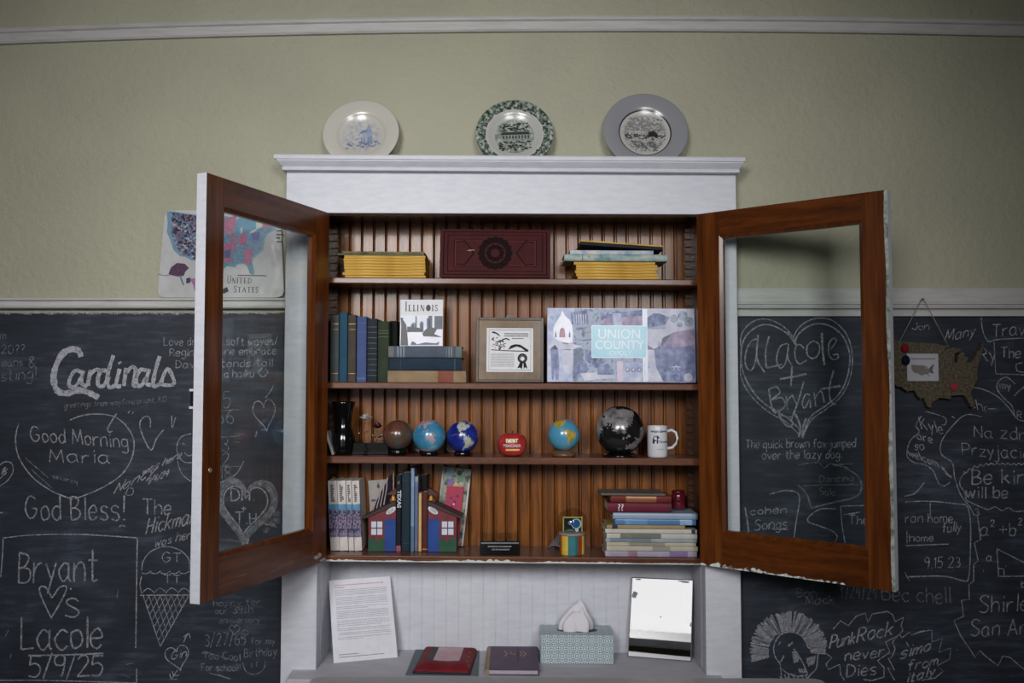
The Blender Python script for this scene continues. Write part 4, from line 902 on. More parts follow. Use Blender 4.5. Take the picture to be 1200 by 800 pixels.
q([(0.003, 0.01), (.18, .01), (.18, .45), (.25, .6), (.2, .99), (0.003, .99)], bv[0], 0); q([(.18, .01), (.645, .01), (.645, .40), (.18, .45)], bv[2], 0); q([(.18, .45), (.36, .40), (.645, .62), (.645, .99), (.17, .99)], bv[2], 0)
q([(.67, .01), (.997, .01), (.997, .5), (.67, .5)], bv[3], 0); q([(.67, .45), (.997, .35), (.997, .99), (.67, .99)], bv[4], 0)
q([(.10, .03), (.115, .10), (.15, .16), (.17, .26), (.17, .46), (.12, .50), (.04, .40), (.04, .26), (.07, .16), (.09, .10)], flatmat('D0D2E2', .25, .5, 0, .08, 60), 1)
q([(.08, .36), (.085, .29), (.10, .265), (.115, .29), (.12, .36), (.12, .40), (.08, .40)], flatmat('8E5068', .3, .5), 2)
for u in (.05, .145): q([(u, .36), (u + .005, .31), (u + .01, .36), (u + .01, .40), (u, .40)], bv[1], 2)
q([(.02, .55), (.05, .50), (.07, .55), (.08, .75), (.075, .97), (.055, .97), (.05, .8), (.04, .97), (.03, .97), (.025, .75)], bv[4], 1)
q([(.005, .50), (.10, .46), (.24, .52), (.16, .57), (.005, .56)], bv[3], 1); q([(.10, .56), (.17, .56), (.17, .76), (.10, .78)], bv[3], 1)
for u, v, r_ in [(.24, .24, .035), (.22, .34, .05), (.27, .33, .05), (.30, .66, .06), (.23, .82, .06), (.34, .74, .05), (.03, .13, .02), (.40, .80, .03)]: p.disc(*V(u, v), r_ * w * .8, bv[1] if v > .5 else bv[2], 1, 9)
q([(.155, .06), (.27, .03), (.28, .22), (.165, .22)], bv[1], 2)
for i in range(6): q([(.175 + i * .016, .09), (.182 + i * .016, .085), (.184 + i * .016, .21), (.178 + i * .016, .21)], bv[3], 3)
q([(.36, .10), (.645, .02), (.645, .14), (.36, .16)], bv[1], 1); q([(.38, .14), (.645, .10), (.645, .24), (.38, .24)], bv[5], 2)
q([(.44, .07), (.50, .05), (.51, .24), (.45, .24)], bv[0], 3); q([(.43, .07), (.475, .03), (.52, .07)], bv[1], 4)
q([(.22, .88), (.44, .86), (.46, .94), (.25, .98)], bv[3], 2)
for i in range(9): q([(.34 + i * .012, .78 + (i % 3) * .02), (.348 + i * .012, .78 + (i % 3) * .02), (.35 + i * .012, .9), (.338 + i * .012, .9)], bv[1], 3)
q([(.47, .72), (.51, .72), (.51, .99), (.47, .99)], flatmat('B4A6C0', .3, .5, 0, .1), 2); q([(.51, .74), (.64, .74), (.64, .99), (.51, .99)], bv[0], 2)
for u in (.54, .58, .62): p.disc(*V(u, .83), .018 * w, bv[1], 3, 10); p.disc(*V(u, .83), .009 * w, bv[3], 4, 10)
q([(.68, .12), (.72, .07), (.76, .07), (.83, .12), (.80, .22), (.70, .26), (.67, .24)], bv[1], 2); q([(.67, .18), (.80, .18), (.80, .28), (.67, .28)], bv[2], 1)
for u, v, r_ in [(.86, .14, .04), (.92, .10, .05), (.96, .18, .05), (.90, .22, .03)]: p.disc(*V(u, v), r_ * w * .7, bv[2], 2, 9)
q([(.78, .40), (.86, .32), (.92, .30), (.997, .28), (.997, .5), (.76, .56)], bv[5], 2); q([(.68, .36), (.83, .36), (.83, .42), (.78, .50), (.72, .55), (.68, .5)], bv[3], 2)
for i in range(7): u = .75 + i * .014; q([(u, .55), (u + .004, .42 + (i % 2) * .04), (u + .010, .55)], bv[1], 3)
q([(.68, .58), (.997, .50), (.997, .76), (.80, .80), (.69, .76)], bv[4], 3); q([(.76, .80), (.997, .78), (.997, .985), (.78, .985)], bv[1], 3)
q([(.64, .56), (.72, .56), (.735, .80), (.78, .985), (.65, .985)], bv[3], 4)
for u, v in [(.66, .66), (.69, .62), (.68, .75), (.70, .85), (.69, .93)]: q([(u, v), (u + .015, v), (u + .015, v + .06), (u, v + .06)], bv[0], 5)
p.stroke([V(.85, .84), V(.87, .76), V(.89, .84)], .003, bv[3], 5); p.stroke([V(.84, .79), V(.90, .79)], .003, bv[3], 5); p.disc(*V(.95, .93), .03 * w, bv[3], 5, 9)
p.rect(*V(.655, .99), *V(.678, .01), flatmat('B9C4DA', .25, .5, 0, .04), 6); p.rect(*V(.645, .99), *V(.657, .01), flatmat('CCD4E4', .25, .5, 0, .04), 6)
M_CY = flatmat('5FA9C4', .25, .5, 0, .06, 40); M_WT = flatmat('D5E0E8', .3, .4, 0, .03)
p.poly([V(.298, .235), V(.675, .235), V(.675, .675), V(.298, .675)], M_WT, 7); p.poly([V(.303, .247), V(.675, .247), V(.665, .663), V(.303, .663)], M_CY, 8)
p.text('UNION', *V(.487, .415), .0455, M_WT, 9, 'CENTER', .92, 0, .0005); p.text('COUNTY', *V(.487, .555), .0405, M_WT, 9, 'CENTER', .92, 0, .0005); p.text('-OPOLY', *V(.487, .640), .0225, flatmat('C0DEE8', .3, .4), 9, 'CENTER', 1.0)
p.build('cover_picture', o)
# ------------------------------------------------------------------ globe shelf
NAM = [(-168, 66), (-156, 71), (-125, 70), (-95, 72), (-82, 68), (-94, 60), (-82, 53), (-78, 60), (-64, 59), (-56, 51), (-66, 44), (-75, 36), (-81, 30), (-81, 25), (-84, 30), (-97, 27), (-95, 18), (-88, 21), (-84, 10), (-78, 8), (-85, 12), (-95, 15), (-106, 21), (-113, 29), (-122, 36), (-125, 48), (-140, 60), (-152, 59), (-165, 55), (-160, 60)]
SAM = [(-78, 8), (-62, 10), (-50, 0), (-35, -7), (-40, -22), (-55, -34), (-65, -42), (-68, -54), (-75, -48), (-71, -20), (-81, -5)]
AFR = [(-17, 15), (-9, 32), (10, 37), (32, 31), (43, 12), (51, 11), (40, -8), (35, -24), (20, -35), (12, -18), (9, 4), (-8, 5)]
EUR = [(-9, 37), (-9, 43), (0, 48), (8, 57), (5, 62), (25, 71), (60, 69), (100, 77), (140, 72), (180, 68), (160, 60), (140, 52), (128, 38), (121, 30), (108, 20), (109, 11), (103, 2), (98, 15), (90, 22), (80, 8), (73, 20), (60, 25), (57, 17), (44, 13), (35, 28), (36, 37), (27, 37), (22, 38), (15, 40), (10, 44), (0, 38)]
AUS = [(114, -22), (130, -12), (142, -11), (153, -27), (147, -39), (131, -32), (115, -34)]
GRL = [(-55, 60), (-45, 60), (-22, 70), (-20, 80), (-60, 82), (-70, 77), (-53, 68)]
BOR = [(109, 1), (117, 6), (118, -2), (111, -3)]; SUM = [(95, 5), (104, -2), (106, -6), (101, -2)]; NGU = [(131, -1), (145, -5), (150, -10), (138, -8)]
LANDS = [NAM, SAM, AFR, EUR, AUS, GRL, BOR, SUM, NGU]
def inside(p, poly):
    c = False; n = len(poly)
    for i in range(n):
        (x1, y1), (x2, y2) = poly[i], poly[(i + 1) % n]
        if (y1 > p[1]) != (y2 > p[1]) and p[0] < (x2 - x1) * (p[1] - y1) / (y2 - y1) + x1: c = not c
    return c
def globe_mesh(r, c, lon0, tiltv, roll, land, sea, seg=96, rings=56):
    """map sphere with lon0 turned to the camera (-y)"""
    rot = Matrix.Rotation(R(roll), 4, 'Y') @ Matrix.Rotation(R(tiltv), 4, 'X')
    mb = MB(); vs = []; fs = []; ms = []
    for i in range(rings + 1):
        la = pi / 2 - pi * i / rings
        for k in range(seg):
            lo = 2 * pi * k / seg - pi; a = lo - R(lon0)
            vs.append(rot @ Vector((r * cos(la) * sin(a), -r * cos(la) * cos(a), r * sin(la))) + Vector(c))
    for i in range(rings):
        for k in range(seg):
            k2 = (k + 1) % seg; fs.append((i * seg + k, (i + 1) * seg + k, (i + 1) * seg + k2, i * seg + k2))
            la = 90 - 180 * (i + .5) / rings; lo = 360 * (k + .5) / seg - 180
            pt = (lo + 2.2 * sin(la * .9 + lo * .3), la + 2 * sin(lo * .7))
            ms.append(1 if any(inside(pt, L) for L in LANDS) or la < -72 else 0)
    mb.add(vs, fs, 0, True); mb.m = ms
    return mb, [sea, land]
def globe(name, label, px, py, rp, Y, lon0, tv, roll, land, sea, base):
    X, Zc = P(px, py, Y).x, P(px, py, Y).z; r = rp / FPX * (Y + 2.76) * 1.0
    zb = zs(3, X) + .0004
    o = thing(name, label, 'globe', (X, Y, zb), (0, 0, 0), 'globes on the third shelf')
    zc = max(Zc - zb, r + .004)
    mb, ms = globe_mesh(r, (0, 0, zc), lon0, tv, roll, land, sea); mb.build('globe_ball', ms, o)
    if base: base(o, zc - r, r)
    return o
def ring_base(mat, k=.55, hgt=None):
    def f(o, gap, r):
        q = r * k; zi = gap + r - math.sqrt(r * r - (q * .8) ** 2)
        MB().lathe([(q * .82, 0), (q, 0), (q, max(.003, zi * .6)), (q * .86, zi + .001), (q * .80, zi), (q * .72, .001)], 32, 0).build('base', mat, o)
    return f
def plinth_base(mat, rb, hb):
    def f(o, gap, r):
        MB().lathe([(rb * .9, 0), (rb, .002), (rb, hb * .45), (rb * .86, hb * .55), (rb * .82, hb * .8), (rb * .45, hb), (rb * .35, gap + .004)], 40, 0).build('base', mat, o)
    return f
def gl(name, stops, sc, rough=.25): return noisemat(name, stops, sc, 5, rough, .5, coat=.3)
M_BLKG = flatmat('0A0A0C', .12, .6, 0, .05)
globe('small_globe', 'small brown and dull teal globe, leftmost on the globe shelf', 466.3, 509.5, 17.6, .03, 95, 8, 0, gl('antique_land', [(.3, '4A2A22'), (.7, '6E4436')], 40), gl('antique_sea', [(.35, '5A3A30'), (.5, '4A4038'), (.62, '33494A')], 9), ring_base(M_BLKG))
globe('small_globe', 'small light-blue satellite globe second from left on the globe shelf', 503, 511, 19.2, .03, 120, -22, 10, gl('pale_land', [(.3, '7E6E72'), (.5, 'A59298'), (.7, '6E8496')], 45), gl('light_sea', [(.35, '2F6E94'), (.55, '4687A8'), (.66, '86A6BC')], 16), ring_base(M_BLKG))
globe('small_globe', 'small deep-blue globe showing the Americas beside the light-blue globe', 542.3, 511.5, 18.6, .03, -88, 0, 12, gl('grey_land', [(.3, '7A8A84'), (.5, 'B0B4AC'), (.7, '5A7060')], 45), gl('deep_sea', [(.35, '14206A'), (.6, '1E3390'), (.75, '2E4AA0')], 16), ring_base(M_BLKG))
globe('small_globe', 'small sky-blue globe with yellow Americas on a wooden foot', 660.8, 509.5, 18.6, .03, -82, -12, -8, gl('yellow_land', [(.3, '6E7A34'), (.5, 'B49A3A'), (.7, 'C87E34')], 40), gl('sky_sea', [(.3, '3F86A8'), (.7, '5C9EBC')], 10), plinth_base(wood('globe_foot_wood', '3A2A20', '5A4434', '74604C', (3, 3, 3), .3, .3), .0385, .020))
globe('globe', 'large black globe with silver-grey continents beside the white mug', 726.3, 504, 28.3, .025, 100, 12, 6, noisemat('silver_land', [(.3, '3C3C3E'), (.5, '77757A'), (.7, '99948F')], 30, 5, .25, .6, coat=.4), noisemat('black_sea', [(.3, '0C0D0E'), (.7, '1E1F20')], 30, 5, .2, .6, coat=.4), plinth_base(M_BLKG, .056, .014))
# vase
Yv = .045; c = P(402.3, 532, Yv); zb = zs(3, c.x) + .0004; hv = PZ(470.5, Yv) - zb; k = (Yv + 2.76) / FPX
o = thing('vase', 'black glass vase with flared neck at the left end of the globe shelf', 'vase', (c.x, Yv, zb))
prof = [(11, 0), (12.5, .01), (13.6, .10), (14.2, .24), (13.4, .36), (11.2, .45), (9.6, .52), (9.3, .60), (10, .72), (11.6, .86), (13.4, .97), (14, 1.0), (13.2, 1.0), (11, .88), (9, .70), (8.4, .55), (3, .5)]
MB().lathe([(r * k, v * hv) for r, v in prof], 40).build('vase_body', M_BLKG, o)
# white leaning tile at the very left
a = P(383.2, 506, .0); q = P(391.8, 531.5, .0); zb = zs(3, q.x) + .0004; L_ = math.hypot(q.x - a.x, a.z - zb); an = math.atan2(q.x - a.x, a.z - zb)
o = tag(MB().box(-.008, 0, 0, .055, 0, L_).build('tile', flatmat('A9A6A4', .4, .4), None, .001), 'white slender tile leaning against the left side of the globe shelf', 'tile'); o.location = (q.x, -.002, zb + .0004 + .008 * sin(an)); o.rotation_euler = (0, -an, 0)
# glass roses on a black mirrored tray
Yt = .03; x0, x1 = PX(412, 525, Yt), PX(455, 525, Yt); zb = zs(3, (x0 + x1) / 2) + .0006; zt = PZ(518.8, Yt)
o = tag(MB().box(0, x1 - x0, 0, .075, 0, zt - zb).build('display_plinth', flatmat('050506', .3, .15, 0, .05), None, .0015), 'black glossy display plinth under the glass roses', 'plinth'); o.location = (x0, Yt, zb)
M_CRY = glass('crystal', (.80, .82, .84)); M_SIL = noisemat('silvered_petal', [(.3, '3A3632'), (.5, '9A9690'), (.7, 'D0CCC8')], 90, 4, .15, .8); M_DRED = noisemat('dark_red_petal', [(.3, '120406'), (.6, '3A0A12'), (.8, '6A2024')], 90, 3, .15, .7)
def rose(label, px, py, spx, mat, r, lpx=None):
    Y = Yt + .035; top = P(px, py, Y); bx_ = PX(spx, 518, Y)
    o = thing('glass_rose', label, 'ornament', (bx_, Y, zt + .0004))
    dx, dz = top.x - bx_, top.z - zt
    MB().tube([(0, 0, 0), (dx * .2, 0, dz * .4), (dx * .7, 0, dz * .8), (dx, 0, dz - r * .5)], .0017, 8).build('stem', M_CRY, o)
    MB().lathe([(.009, 0), (.009, .002), (.003, .005), (.002, .009)], 20).build('foot', M_CRY, o)
    mb = MB(); rr = random.Random(int(px))
    for ring, (n, rad, tl, s_) in enumerate([(6, .75, 60, 1.0), (5, .45, 35, .9), (3, .2, 12, .8)]):
        for i in range(n):
            a_ = 2 * pi * i / n + ring * .5
            M_ = Matrix.Translation((dx, 0, dz)) @ Matrix.Rotation(a_, 4, 'Z') @ Matrix.Translation((r * rad * .7, 0, r * (.1 + .2 * ring))) @ Matrix.Rotation(R(tl), 4, 'Y')
            mb.sphere((0, 0, 0), r * .62 * s_, 0, 10, 7, M_, (.22, .85, 1))
    mb.build('bloom', mat, o)
    mb = MB()
    for sx in (-1, 1):
        M_ = Matrix.Translation((dx * .3 + sx * .012, -.002, dz * .42)) @ Matrix.Rotation(R(sx * 55), 4, 'Y')
        mb.sphere((0, 0, 0), .011, 0, 10, 7, M_, (.35, .18, 1))
    mb.build('leaf', M_CRY if mat is M_SIL else flatmat('18241A', .2, .6), o)
rose('silvery glass rose standing on the black plinth', 429, 491, 423, M_SIL, .020)
rose('dark-red glass rose standing on the black plinth', 442.5, 500.5, 442, M_DRED, .016)
Yc = .015; c = P(428, 531, Yc); zb = zs(3, c.x) + .0005; k = (Yc + 2.76) / FPX
o = tag(MB().lathe([(r * k, v * k) for r, v in [(3, 0), (3.4, 1), (1.4, 3), (2.8, 5.5), (2.2, 8), (1, 9.5), (1.8, 11), (1.2, 12.6)]], 14, 0, None, False).build('crystal_figurine', M_CRY), 'tiny clear crystal figurine in front of the black plinth', 'figurine'); o.location = (c.x, Yc, zb)
# red apple-shaped ornament
Ya = .025; c = P(600, 521, Ya); k = (Ya + 2.76) / FPX; zb = zs(3, c.x) + .0004; hz = (PZ(507, Ya) - zb) / 2; rx = 17.2 * k; ry = 12 * k
o = thing('paperweight', 'red rounded Best Teacher paperweight in the middle of the globe shelf', 'paperweight', (c.x, Ya, zb))
mb = MB(); prof = [(.05, 0), (.55, .01), (.80, .10), (.95, .28), (1.0, .52), (.96, .72), (.82, .88), (.55, .975), (.2, 1.0), (.02, .99)]
mb.lathe([(r, v * 2 * hz) for r, v in prof], 40); mb.v = [Vector((v.x * rx, v.y * ry, v.z)) for v in mb.v]
mb.build('body', noisemat('red_glaze', [(.3, '83201F'), (.6, 'A6332F'), (.8, 'B84A44')], 25, 4, .25, .5, coat=.3), o)
MB().tube([(0, 0, 2 * hz - .002), (.001, 0, 2 * hz + .003), (.003, 0, 2 * hz + .006)], .0022, 8).build('stem', flatmat('3A2A1C'), o)
def radat(z):
    v = max(0, min(1, z / (2 * hz)))
    for i in range(len(prof) - 1):
        if prof[i][1] <= v <= prof[i + 1][1]: q_ = (v - prof[i][1]) / (prof[i + 1][1] - prof[i][1] + 1e-9); return prof[i][0] + q_ * (prof[i + 1][0] - prof[i][0])
    return .5
def wrapped(items):
    p = PR(0)
    for f in items: f(p)
    for i, v in enumerate(p.mb.v):
        e = -v.y; s_ = min(.98, abs(v.x) / (rx * radat(v.z))); p.mb.v[i] = Vector((v.x, -(ry * radat(v.z)) * math.sqrt(1 - s_ * s_) - .0006 - e, v.z))
    return p
wp = wrapped([lambda p: p.text('BEST', 0, hz * 1.22, .0165, flatmat('D8CFA8', .5, .3), 0, 'CENTER', 1.15, 0, .0003), lambda p: p.text('TEACHER', 0, hz * .82, .0120, flatmat('C9C4C8', .5, .3), 0, 'CENTER', 1.1, 0, .0003),
              lambda p: [p.rect(-.020 + i * .005, hz * .50, -.020 + (i + 1) * .005, hz * .66, flatmat('D8AE70', .5, .3), 0) for i in range(8)], lambda p: p.poly([(.020, hz * .50), (.026, hz * .58), (.020, hz * .66)], flatmat('D8C8A8', .5, .3), 0)])
wp.build('lettering', o)
# mug
Ym = .02; c = P(770.5, 536, Ym); k = (Ym + 2.76) / FPX; zb = zs(3, c.x) + .0004; hm = PZ(498.5, Ym) - zb; rm = 11.6 * k
o = thing('mug', 'white ceramic mug with navy-blue print and handle on the right', 'mug', (c.x, Ym, zb))
M_CER = flatmat('C9CBD0', .18, .5, 0, .03)
MB().lathe([(rm * .9, 0), (rm * .97, .002), (rm, .008), (rm, hm - .002), (rm * .985, hm), (rm * .90, hm - .001), (rm * .88, .008), (rm * .5, .005)], 48).build('cup', M_CER, o)
MB().tube([(rm * .97, 0, hm * .82), (rm * 1.45, 0, hm * .86), (rm * 1.85, 0, hm * .78), (rm * 2.0, 0, hm * .60), (rm * 1.9, 0, hm * .42), (rm * 1.5, 0, hm * .30), (rm * .98, 0, hm * .27)], .0046, 12).build('handle', M_CER, o)
M_NV = flatmat('1A2348', .4, .4); p = PR(0); rnd = random.Random(21)
for (z, u0, u1, hh_) in ((.80, -.75, .80, .06), (.47, .10, .85, .05), (.25, -.20, .50, .03)):
    u = u0
    while u < u1:
        n_ = rnd.uniform(.05, .14); pts = [(u * rm, (z + rnd.uniform(-.3, 1) * hh_) * hm), ((u + n_ * .4) * rm, (z + hh_) * hm), ((u + n_ * .6) * rm, z * hm), ((u + n_) * rm, (z + rnd.uniform(0, 1) * hh_) * hm)]
        p.stroke(pts, .0016 if hh_ > .04 else .0009, M_NV, 0); u += n_ + .03
p.poly([(-.62 * rm, .45 * hm), (-.60 * rm, .60 * hm), (-.45 * rm, .68 * hm), (-.10 * rm, .70 * hm), (.05 * rm, .62 * hm), (-.05 * rm, .54 * hm), (-.10 * rm, .44 * hm), (-.22 * rm, .44 * hm), (-.25 * rm, .54 * hm), (-.40 * rm, .52 * hm), (-.45 * rm, .44 * hm)], M_NV, 0)
p.disc(-.02 * rm, .58 * hm, rm * .10, M_CER, 1, 10); p.poly([(.0, .47 * hm), (.75 * rm, .44 * hm), (.80 * rm, .52 * hm), (.1 * rm, .56 * hm)], flatmat('5A6A90'), 0)
# subdivide horizontally by construction: wrap to the cylinder
for i, v in enumerate(p.mb.v): e = -v.y; s_ = max(-.97, min(.97, v.x / rm)); p.mb.v[i] = Vector((v.x, -rm * math.sqrt(1 - s_ * s_) - .0007 - e, v.z))
p.build('print', o)

# ------------------------------------------------------------------ bottom shelf, left
M_SET = [noisemat('set_spine_paper', [(.3, 'B8B2B0'), (.7, 'CFC9C6')], 30, 3, .5, .3), flatmat('4F7FA0', .4, .4, 0, .2, 60), noisemat('set_spine_flowers', [(.34, '16302E'), (.44, '2E3A5E'), (.5, '6E5A7A'), (.55, 'A08AA0'), (.6, '2E4E66'), (.72, '1C3A34')], 110, 5, .4, .4)]
labs = ['leftmost of the four white and blue matching volumes on the bottom shelf', 'second of the four white and blue matching volumes on the bottom shelf', 'third and thinnest of the four white and blue matching volumes', 'rightmost of the four white and blue matching volumes, beside a grey cover']
for i, (a_, b_) in enumerate([(387.2, 398.0), (398, 408.2), (408.6, 415), (415.3, 424.4)]):
    Y = .03; x0, x1 = PX(a_, 644, Y), PX(b_, 644, Y); t_ = x1 - x0; ln = 3.0; zb = zs(4, x0) + .0004; h = (PZ(563, Y) - zb) / cos(R(ln))
    o = thing('paperback', labs[i], 'book', (x0, Y, zb + .0004), (0, -R(ln), 0), 'matching volumes on the bottom shelf')
    hbook(o, t_ - .0008, h - t_ * sin(R(ln)), .112, M_SET[0], rnd_=.1)
    p = PR(-.002 if False else 0.0032 - .0)
    mb = MB(); H = h
    mb.prism([(0, .0), (t_ - .0008, .0), (t_ - .0008, .006), (0, .006)], H * .58, H * .66, 'z', 0); mb.prism([(0, .0), (t_ - .0008, .0), (t_ - .0008, .006), (0, .006)], H * .20, H * .58, 'z', 1)
    mb.v = [Vector((v.x, v.y - .0016 if v.y < .003 else v.y, v.z)) for v in mb.v]
    for j in (8 * 0,): pass
    mb.build('spine_picture', [M_SET[1], M_SET[2]], o)
    mb = MB(); rr = random.Random(i)
    for j in range(9): zz_ = H * (.70 + .028 * j); mb.box(t_ * .3, t_ * (.45 + .3 * rr.random()), -.0021, .002, zz_, zz_ + H * .012)
    mb.build('spine_title', M_INK2, o)
# grey covered book turned with its front to the right
Y = .127; xg = PX(425.5, 640, .03) + .012; zb = zs(4, xg) + .0006; h = PZ(561.5, Y) - zb
o = thing('paperback', 'grey booklet with a dark-blue lower half leaning beside the matching volumes', 'book', (xg, Y, zb), (R(-2), R(-4.0), R(3)))
w = .066; mb = MB().box(0, w, 0, .008, 0, h - .004); mb.build('cover', noisemat('grey_cover', [(.3, '86827E'), (.7, '9C9894')], 20, 4, .5, .3), o, .0008)
p = PR(0); p.poly([(0.001, .002), (w - .001, .002), (w - .001, h * .30), (w * .6, h * .42), (w * .3, h * .40), (.001, h * .30)], flatmat('2C3048', .5, .3, 0, .2), 0); p.rect(w * .12, h * .66, w * .85, h * .69, M_INK2, 0); p.rect(w * .3, h * .58, w * .7, h * .62, M_INK2, 0)
p.poly([(w * .42, h * .88), (w * .5, h * .94), (w * .58, h * .87), (w * .5, h * .85)], M_INK2, 0); p.build('cover_print', o)
# schoolhouse bookends
M_BRK = noisemat('school_red', [(.3, '5E2228'), (.7, '76303A')], 30, 3, .5, .3); M_ROOF = flatmat('3A2C28', .6, .3); M_BLU = noisemat('door_blue', [(.3, '0E3578'), (.7, '1A4690')], 15, 3, .45, .35); M_GRN = flatmat('1E4A36', .5, .3); M_PANE = flatmat('BFC6D4', .4, .4, 0, .04)
def bookend(sgn, label, pin, pout):
    Y = .03; xi, xo = PX(pin, 640, Y), PX(pout, 640, Y); W_ = abs(xo - xi); zb = max(zs(4, xi), zs(4, xo)) + .0006
    o = thing('schoolhouse_bookend', label, 'bookend', (xi, Y, zb), (0, 0, 0), 'schoolhouse bookends')
    hE, hT = PZ(605.5, Y) - zb, PZ(592, Y) - zb; D = .085
    def X(u): return sgn * u * W_
    poly = [(X(0), 0), (X(1), 0), (X(1), hE), (X(0), hT)]
    MB().prism(poly, 0, D, 'y').build('wall', M_BRK, o, .0008)
    s_ = (hE - hT) / W_; e = 1.17; tk = .012
    MB().prism([(X(0), hT + .0004), (X(e), hT + s_ * e * W_ + .0004), (X(e + .03), hT + s_ * e * W_ + .006), (X(0), hT + tk + .003)], -.006, D, 'y').build('roof', M_ROOF, o, .0008)
    MB().box(*sorted((X(.001), X(.40))), -.002, .0, .001, (PZ(608, Y) - zb)).build('door', M_BLU, o)
    u0, u1 = (.47, .91); z0, z1 = PZ(627, Y) - zb, PZ(610, Y) - zb
    wf = MB().box(*sorted((X(u0), X(u1))), -.0018, 0, z0, z1).build('window', flatmat('5E2A34'), o)
    mb = MB()
    for a_ in (0, 1):
        for b_ in (0, 1):
            du = (u1 - u0); mb = MB().box(*sorted((X(u0 + du * (.04 + .50 * a_)), X(u0 + du * (.46 + .50 * a_)))), -.0026, -.0016, z0 + (z1 - z0) * (.04 + .5 * b_), z0 + (z1 - z0) * (.46 + .5 * b_)); mb.build('pane', M_PANE, wf)
    gz = PZ(630.5, Y) - zb; mb = MB(); pts = [(X(.42), .0005), (X(1), .0005), (X(1), gz), (X(.9), gz * 1.04), (X(.78), gz * .98), (X(.66), gz * .72), (X(.56), gz * .96), (X(.42), gz)]
    mb.prism(pts, -.0022, 0, 'y').build('grass', M_GRN, o)
    cxs = X(.17); czs = (PZ(597.5, Y) - zb); an = R(33) * (1 if sgn < 0 else -1)
    pts = [(cxs + .0185 * cos(t__) * cos(an) - .0082 * sin(t__) * sin(an), czs - .001 + .0185 * cos(t__) * sin(an) + .0082 * sin(t__) * cos(an)) for t__ in [2 * pi * i / 24 for i in range(24)]]
    pts = [(p_[0] if p_[0] * sgn > .0005 else sgn * .0005, p_[1]) for p_ in pts]
    sg = MB().prism(pts, -.0022, 0, 'y').build('sign', flatmat('C0C4CC', .5, .3), o)
    p = PR(-.0022); bs = (cxs - .013 * cos(an) + .003 * sin(an) + (.003 if sgn > 0 else .001), czs - .013 * sin(an) - .005)
    p.text('SCH' if sgn < 0 else 'OOL', bs[0], bs[1], .0135, M_INK, 0, 'LEFT', .82, -an); p.build('sign_lettering', sg)
    bz = PZ(586, Y) - zb; bx_ = X(.10)
    MB().box(*sorted((X(0), X(.24))), .008, .034, hT + tk - .004, bz + .004).build('bell_tower', M_BRK, o, .0006)
    MB().lathe([(.010, 0), (.0088, .003), (.0068, .007), (.006, .012), (.004, .016), (.0016, .017)], 20, 0, Matrix.Translation((bx_, .003, bz - .001))).build('bell', flatmat('B0823A', .35, .5, .3), o)
    MB().prism([(X(0), bz + .017), (X(.34), bz + .017), (X(.10), bz + .034), (X(0), bz + .036)], .002, .036, 'y').build('bell_roof', flatmat('4A2A26', .5, .3), o)
bookend(-1, 'left half of the red schoolhouse bookends, with the letters SCH', 463.6, 431.6)
bookend(1, 'right half of the red schoolhouse bookends, with the letters OOL', 501.4, 535)
# books between the bookends
G_ = 'books between the schoolhouse bookends'
o, w, h = upright('hardback_book', 'black Texas book with white spine lettering between the bookends', 'book', 4, 463.9, 470, 556.5, .0325, .10, cloth('16181E', '1E2026', 200, .5), G_, [(.0, .075, flatmat('8A4A5A', .5, .3))])
p = PR(-.0022); p.text('TEXAS', w * .30, h * .80, w * 1.02, flatmat('C8CCD2', .4, .3), 0, 'LEFT', 1.12, pi / 2, .0004); p.text('in', w * .32, h * .92, w * .7, flatmat('8A8E94', .4, .3), 0, 'LEFT', 1.2, pi / 2); p.build('spine_title', o)
upright('hardback_book', 'thick blue-black hardback beside the Texas book', 'book', 4, 470.5, 480.6, 554, .036, .10, cloth('1C2A34', '24343E', 260, .6), G_, [(.9, .905, flatmat('3A4A54')), (.1, .105, flatmat('3A4A54'))])
upright('paperback', 'thin tall pale-blue book, tallest between the bookends', 'book', 4, 481.3, 485.4, 548.5, .034, .10, flatmat('7088A8', .4, .4, 0, .12), G_, [(.0, .30, flatmat('4E6E88', .4, .4))])
upright('paperback', 'thin lavender-blue book right of the tallest pale-blue book', 'book', 4, 485.8, 490.0, 558.5, .034, .09, flatmat('58607E', .4, .4, 0, .15), G_, [(.93, 1, flatmat('7C9090', .4, .4)), (.05, .2, flatmat('6A5E80', .4, .4))])
upright('paperback', 'thin yellow-spined book next to the brown-red book', 'book', 4, 490.4, 494.0, 578, .034, .055, flatmat('C0A068', .5, .3), G_)
upright('hardback_book', 'short brown-red hardback beside the right bookend', 'book', 4, 494.4, 501.0, 576.5, .034, .055, cloth('4A2422', '5A302C', 200, .5), G_, [(.03, .05, M_GOLD)])
upright('hardback_book', 'tall black book standing behind the yellow and brown-red books', 'book', 4, 490.6, 501.0, 556.5, .092, .05, cloth('0E0E12', '16161A', 200, .6), G_)
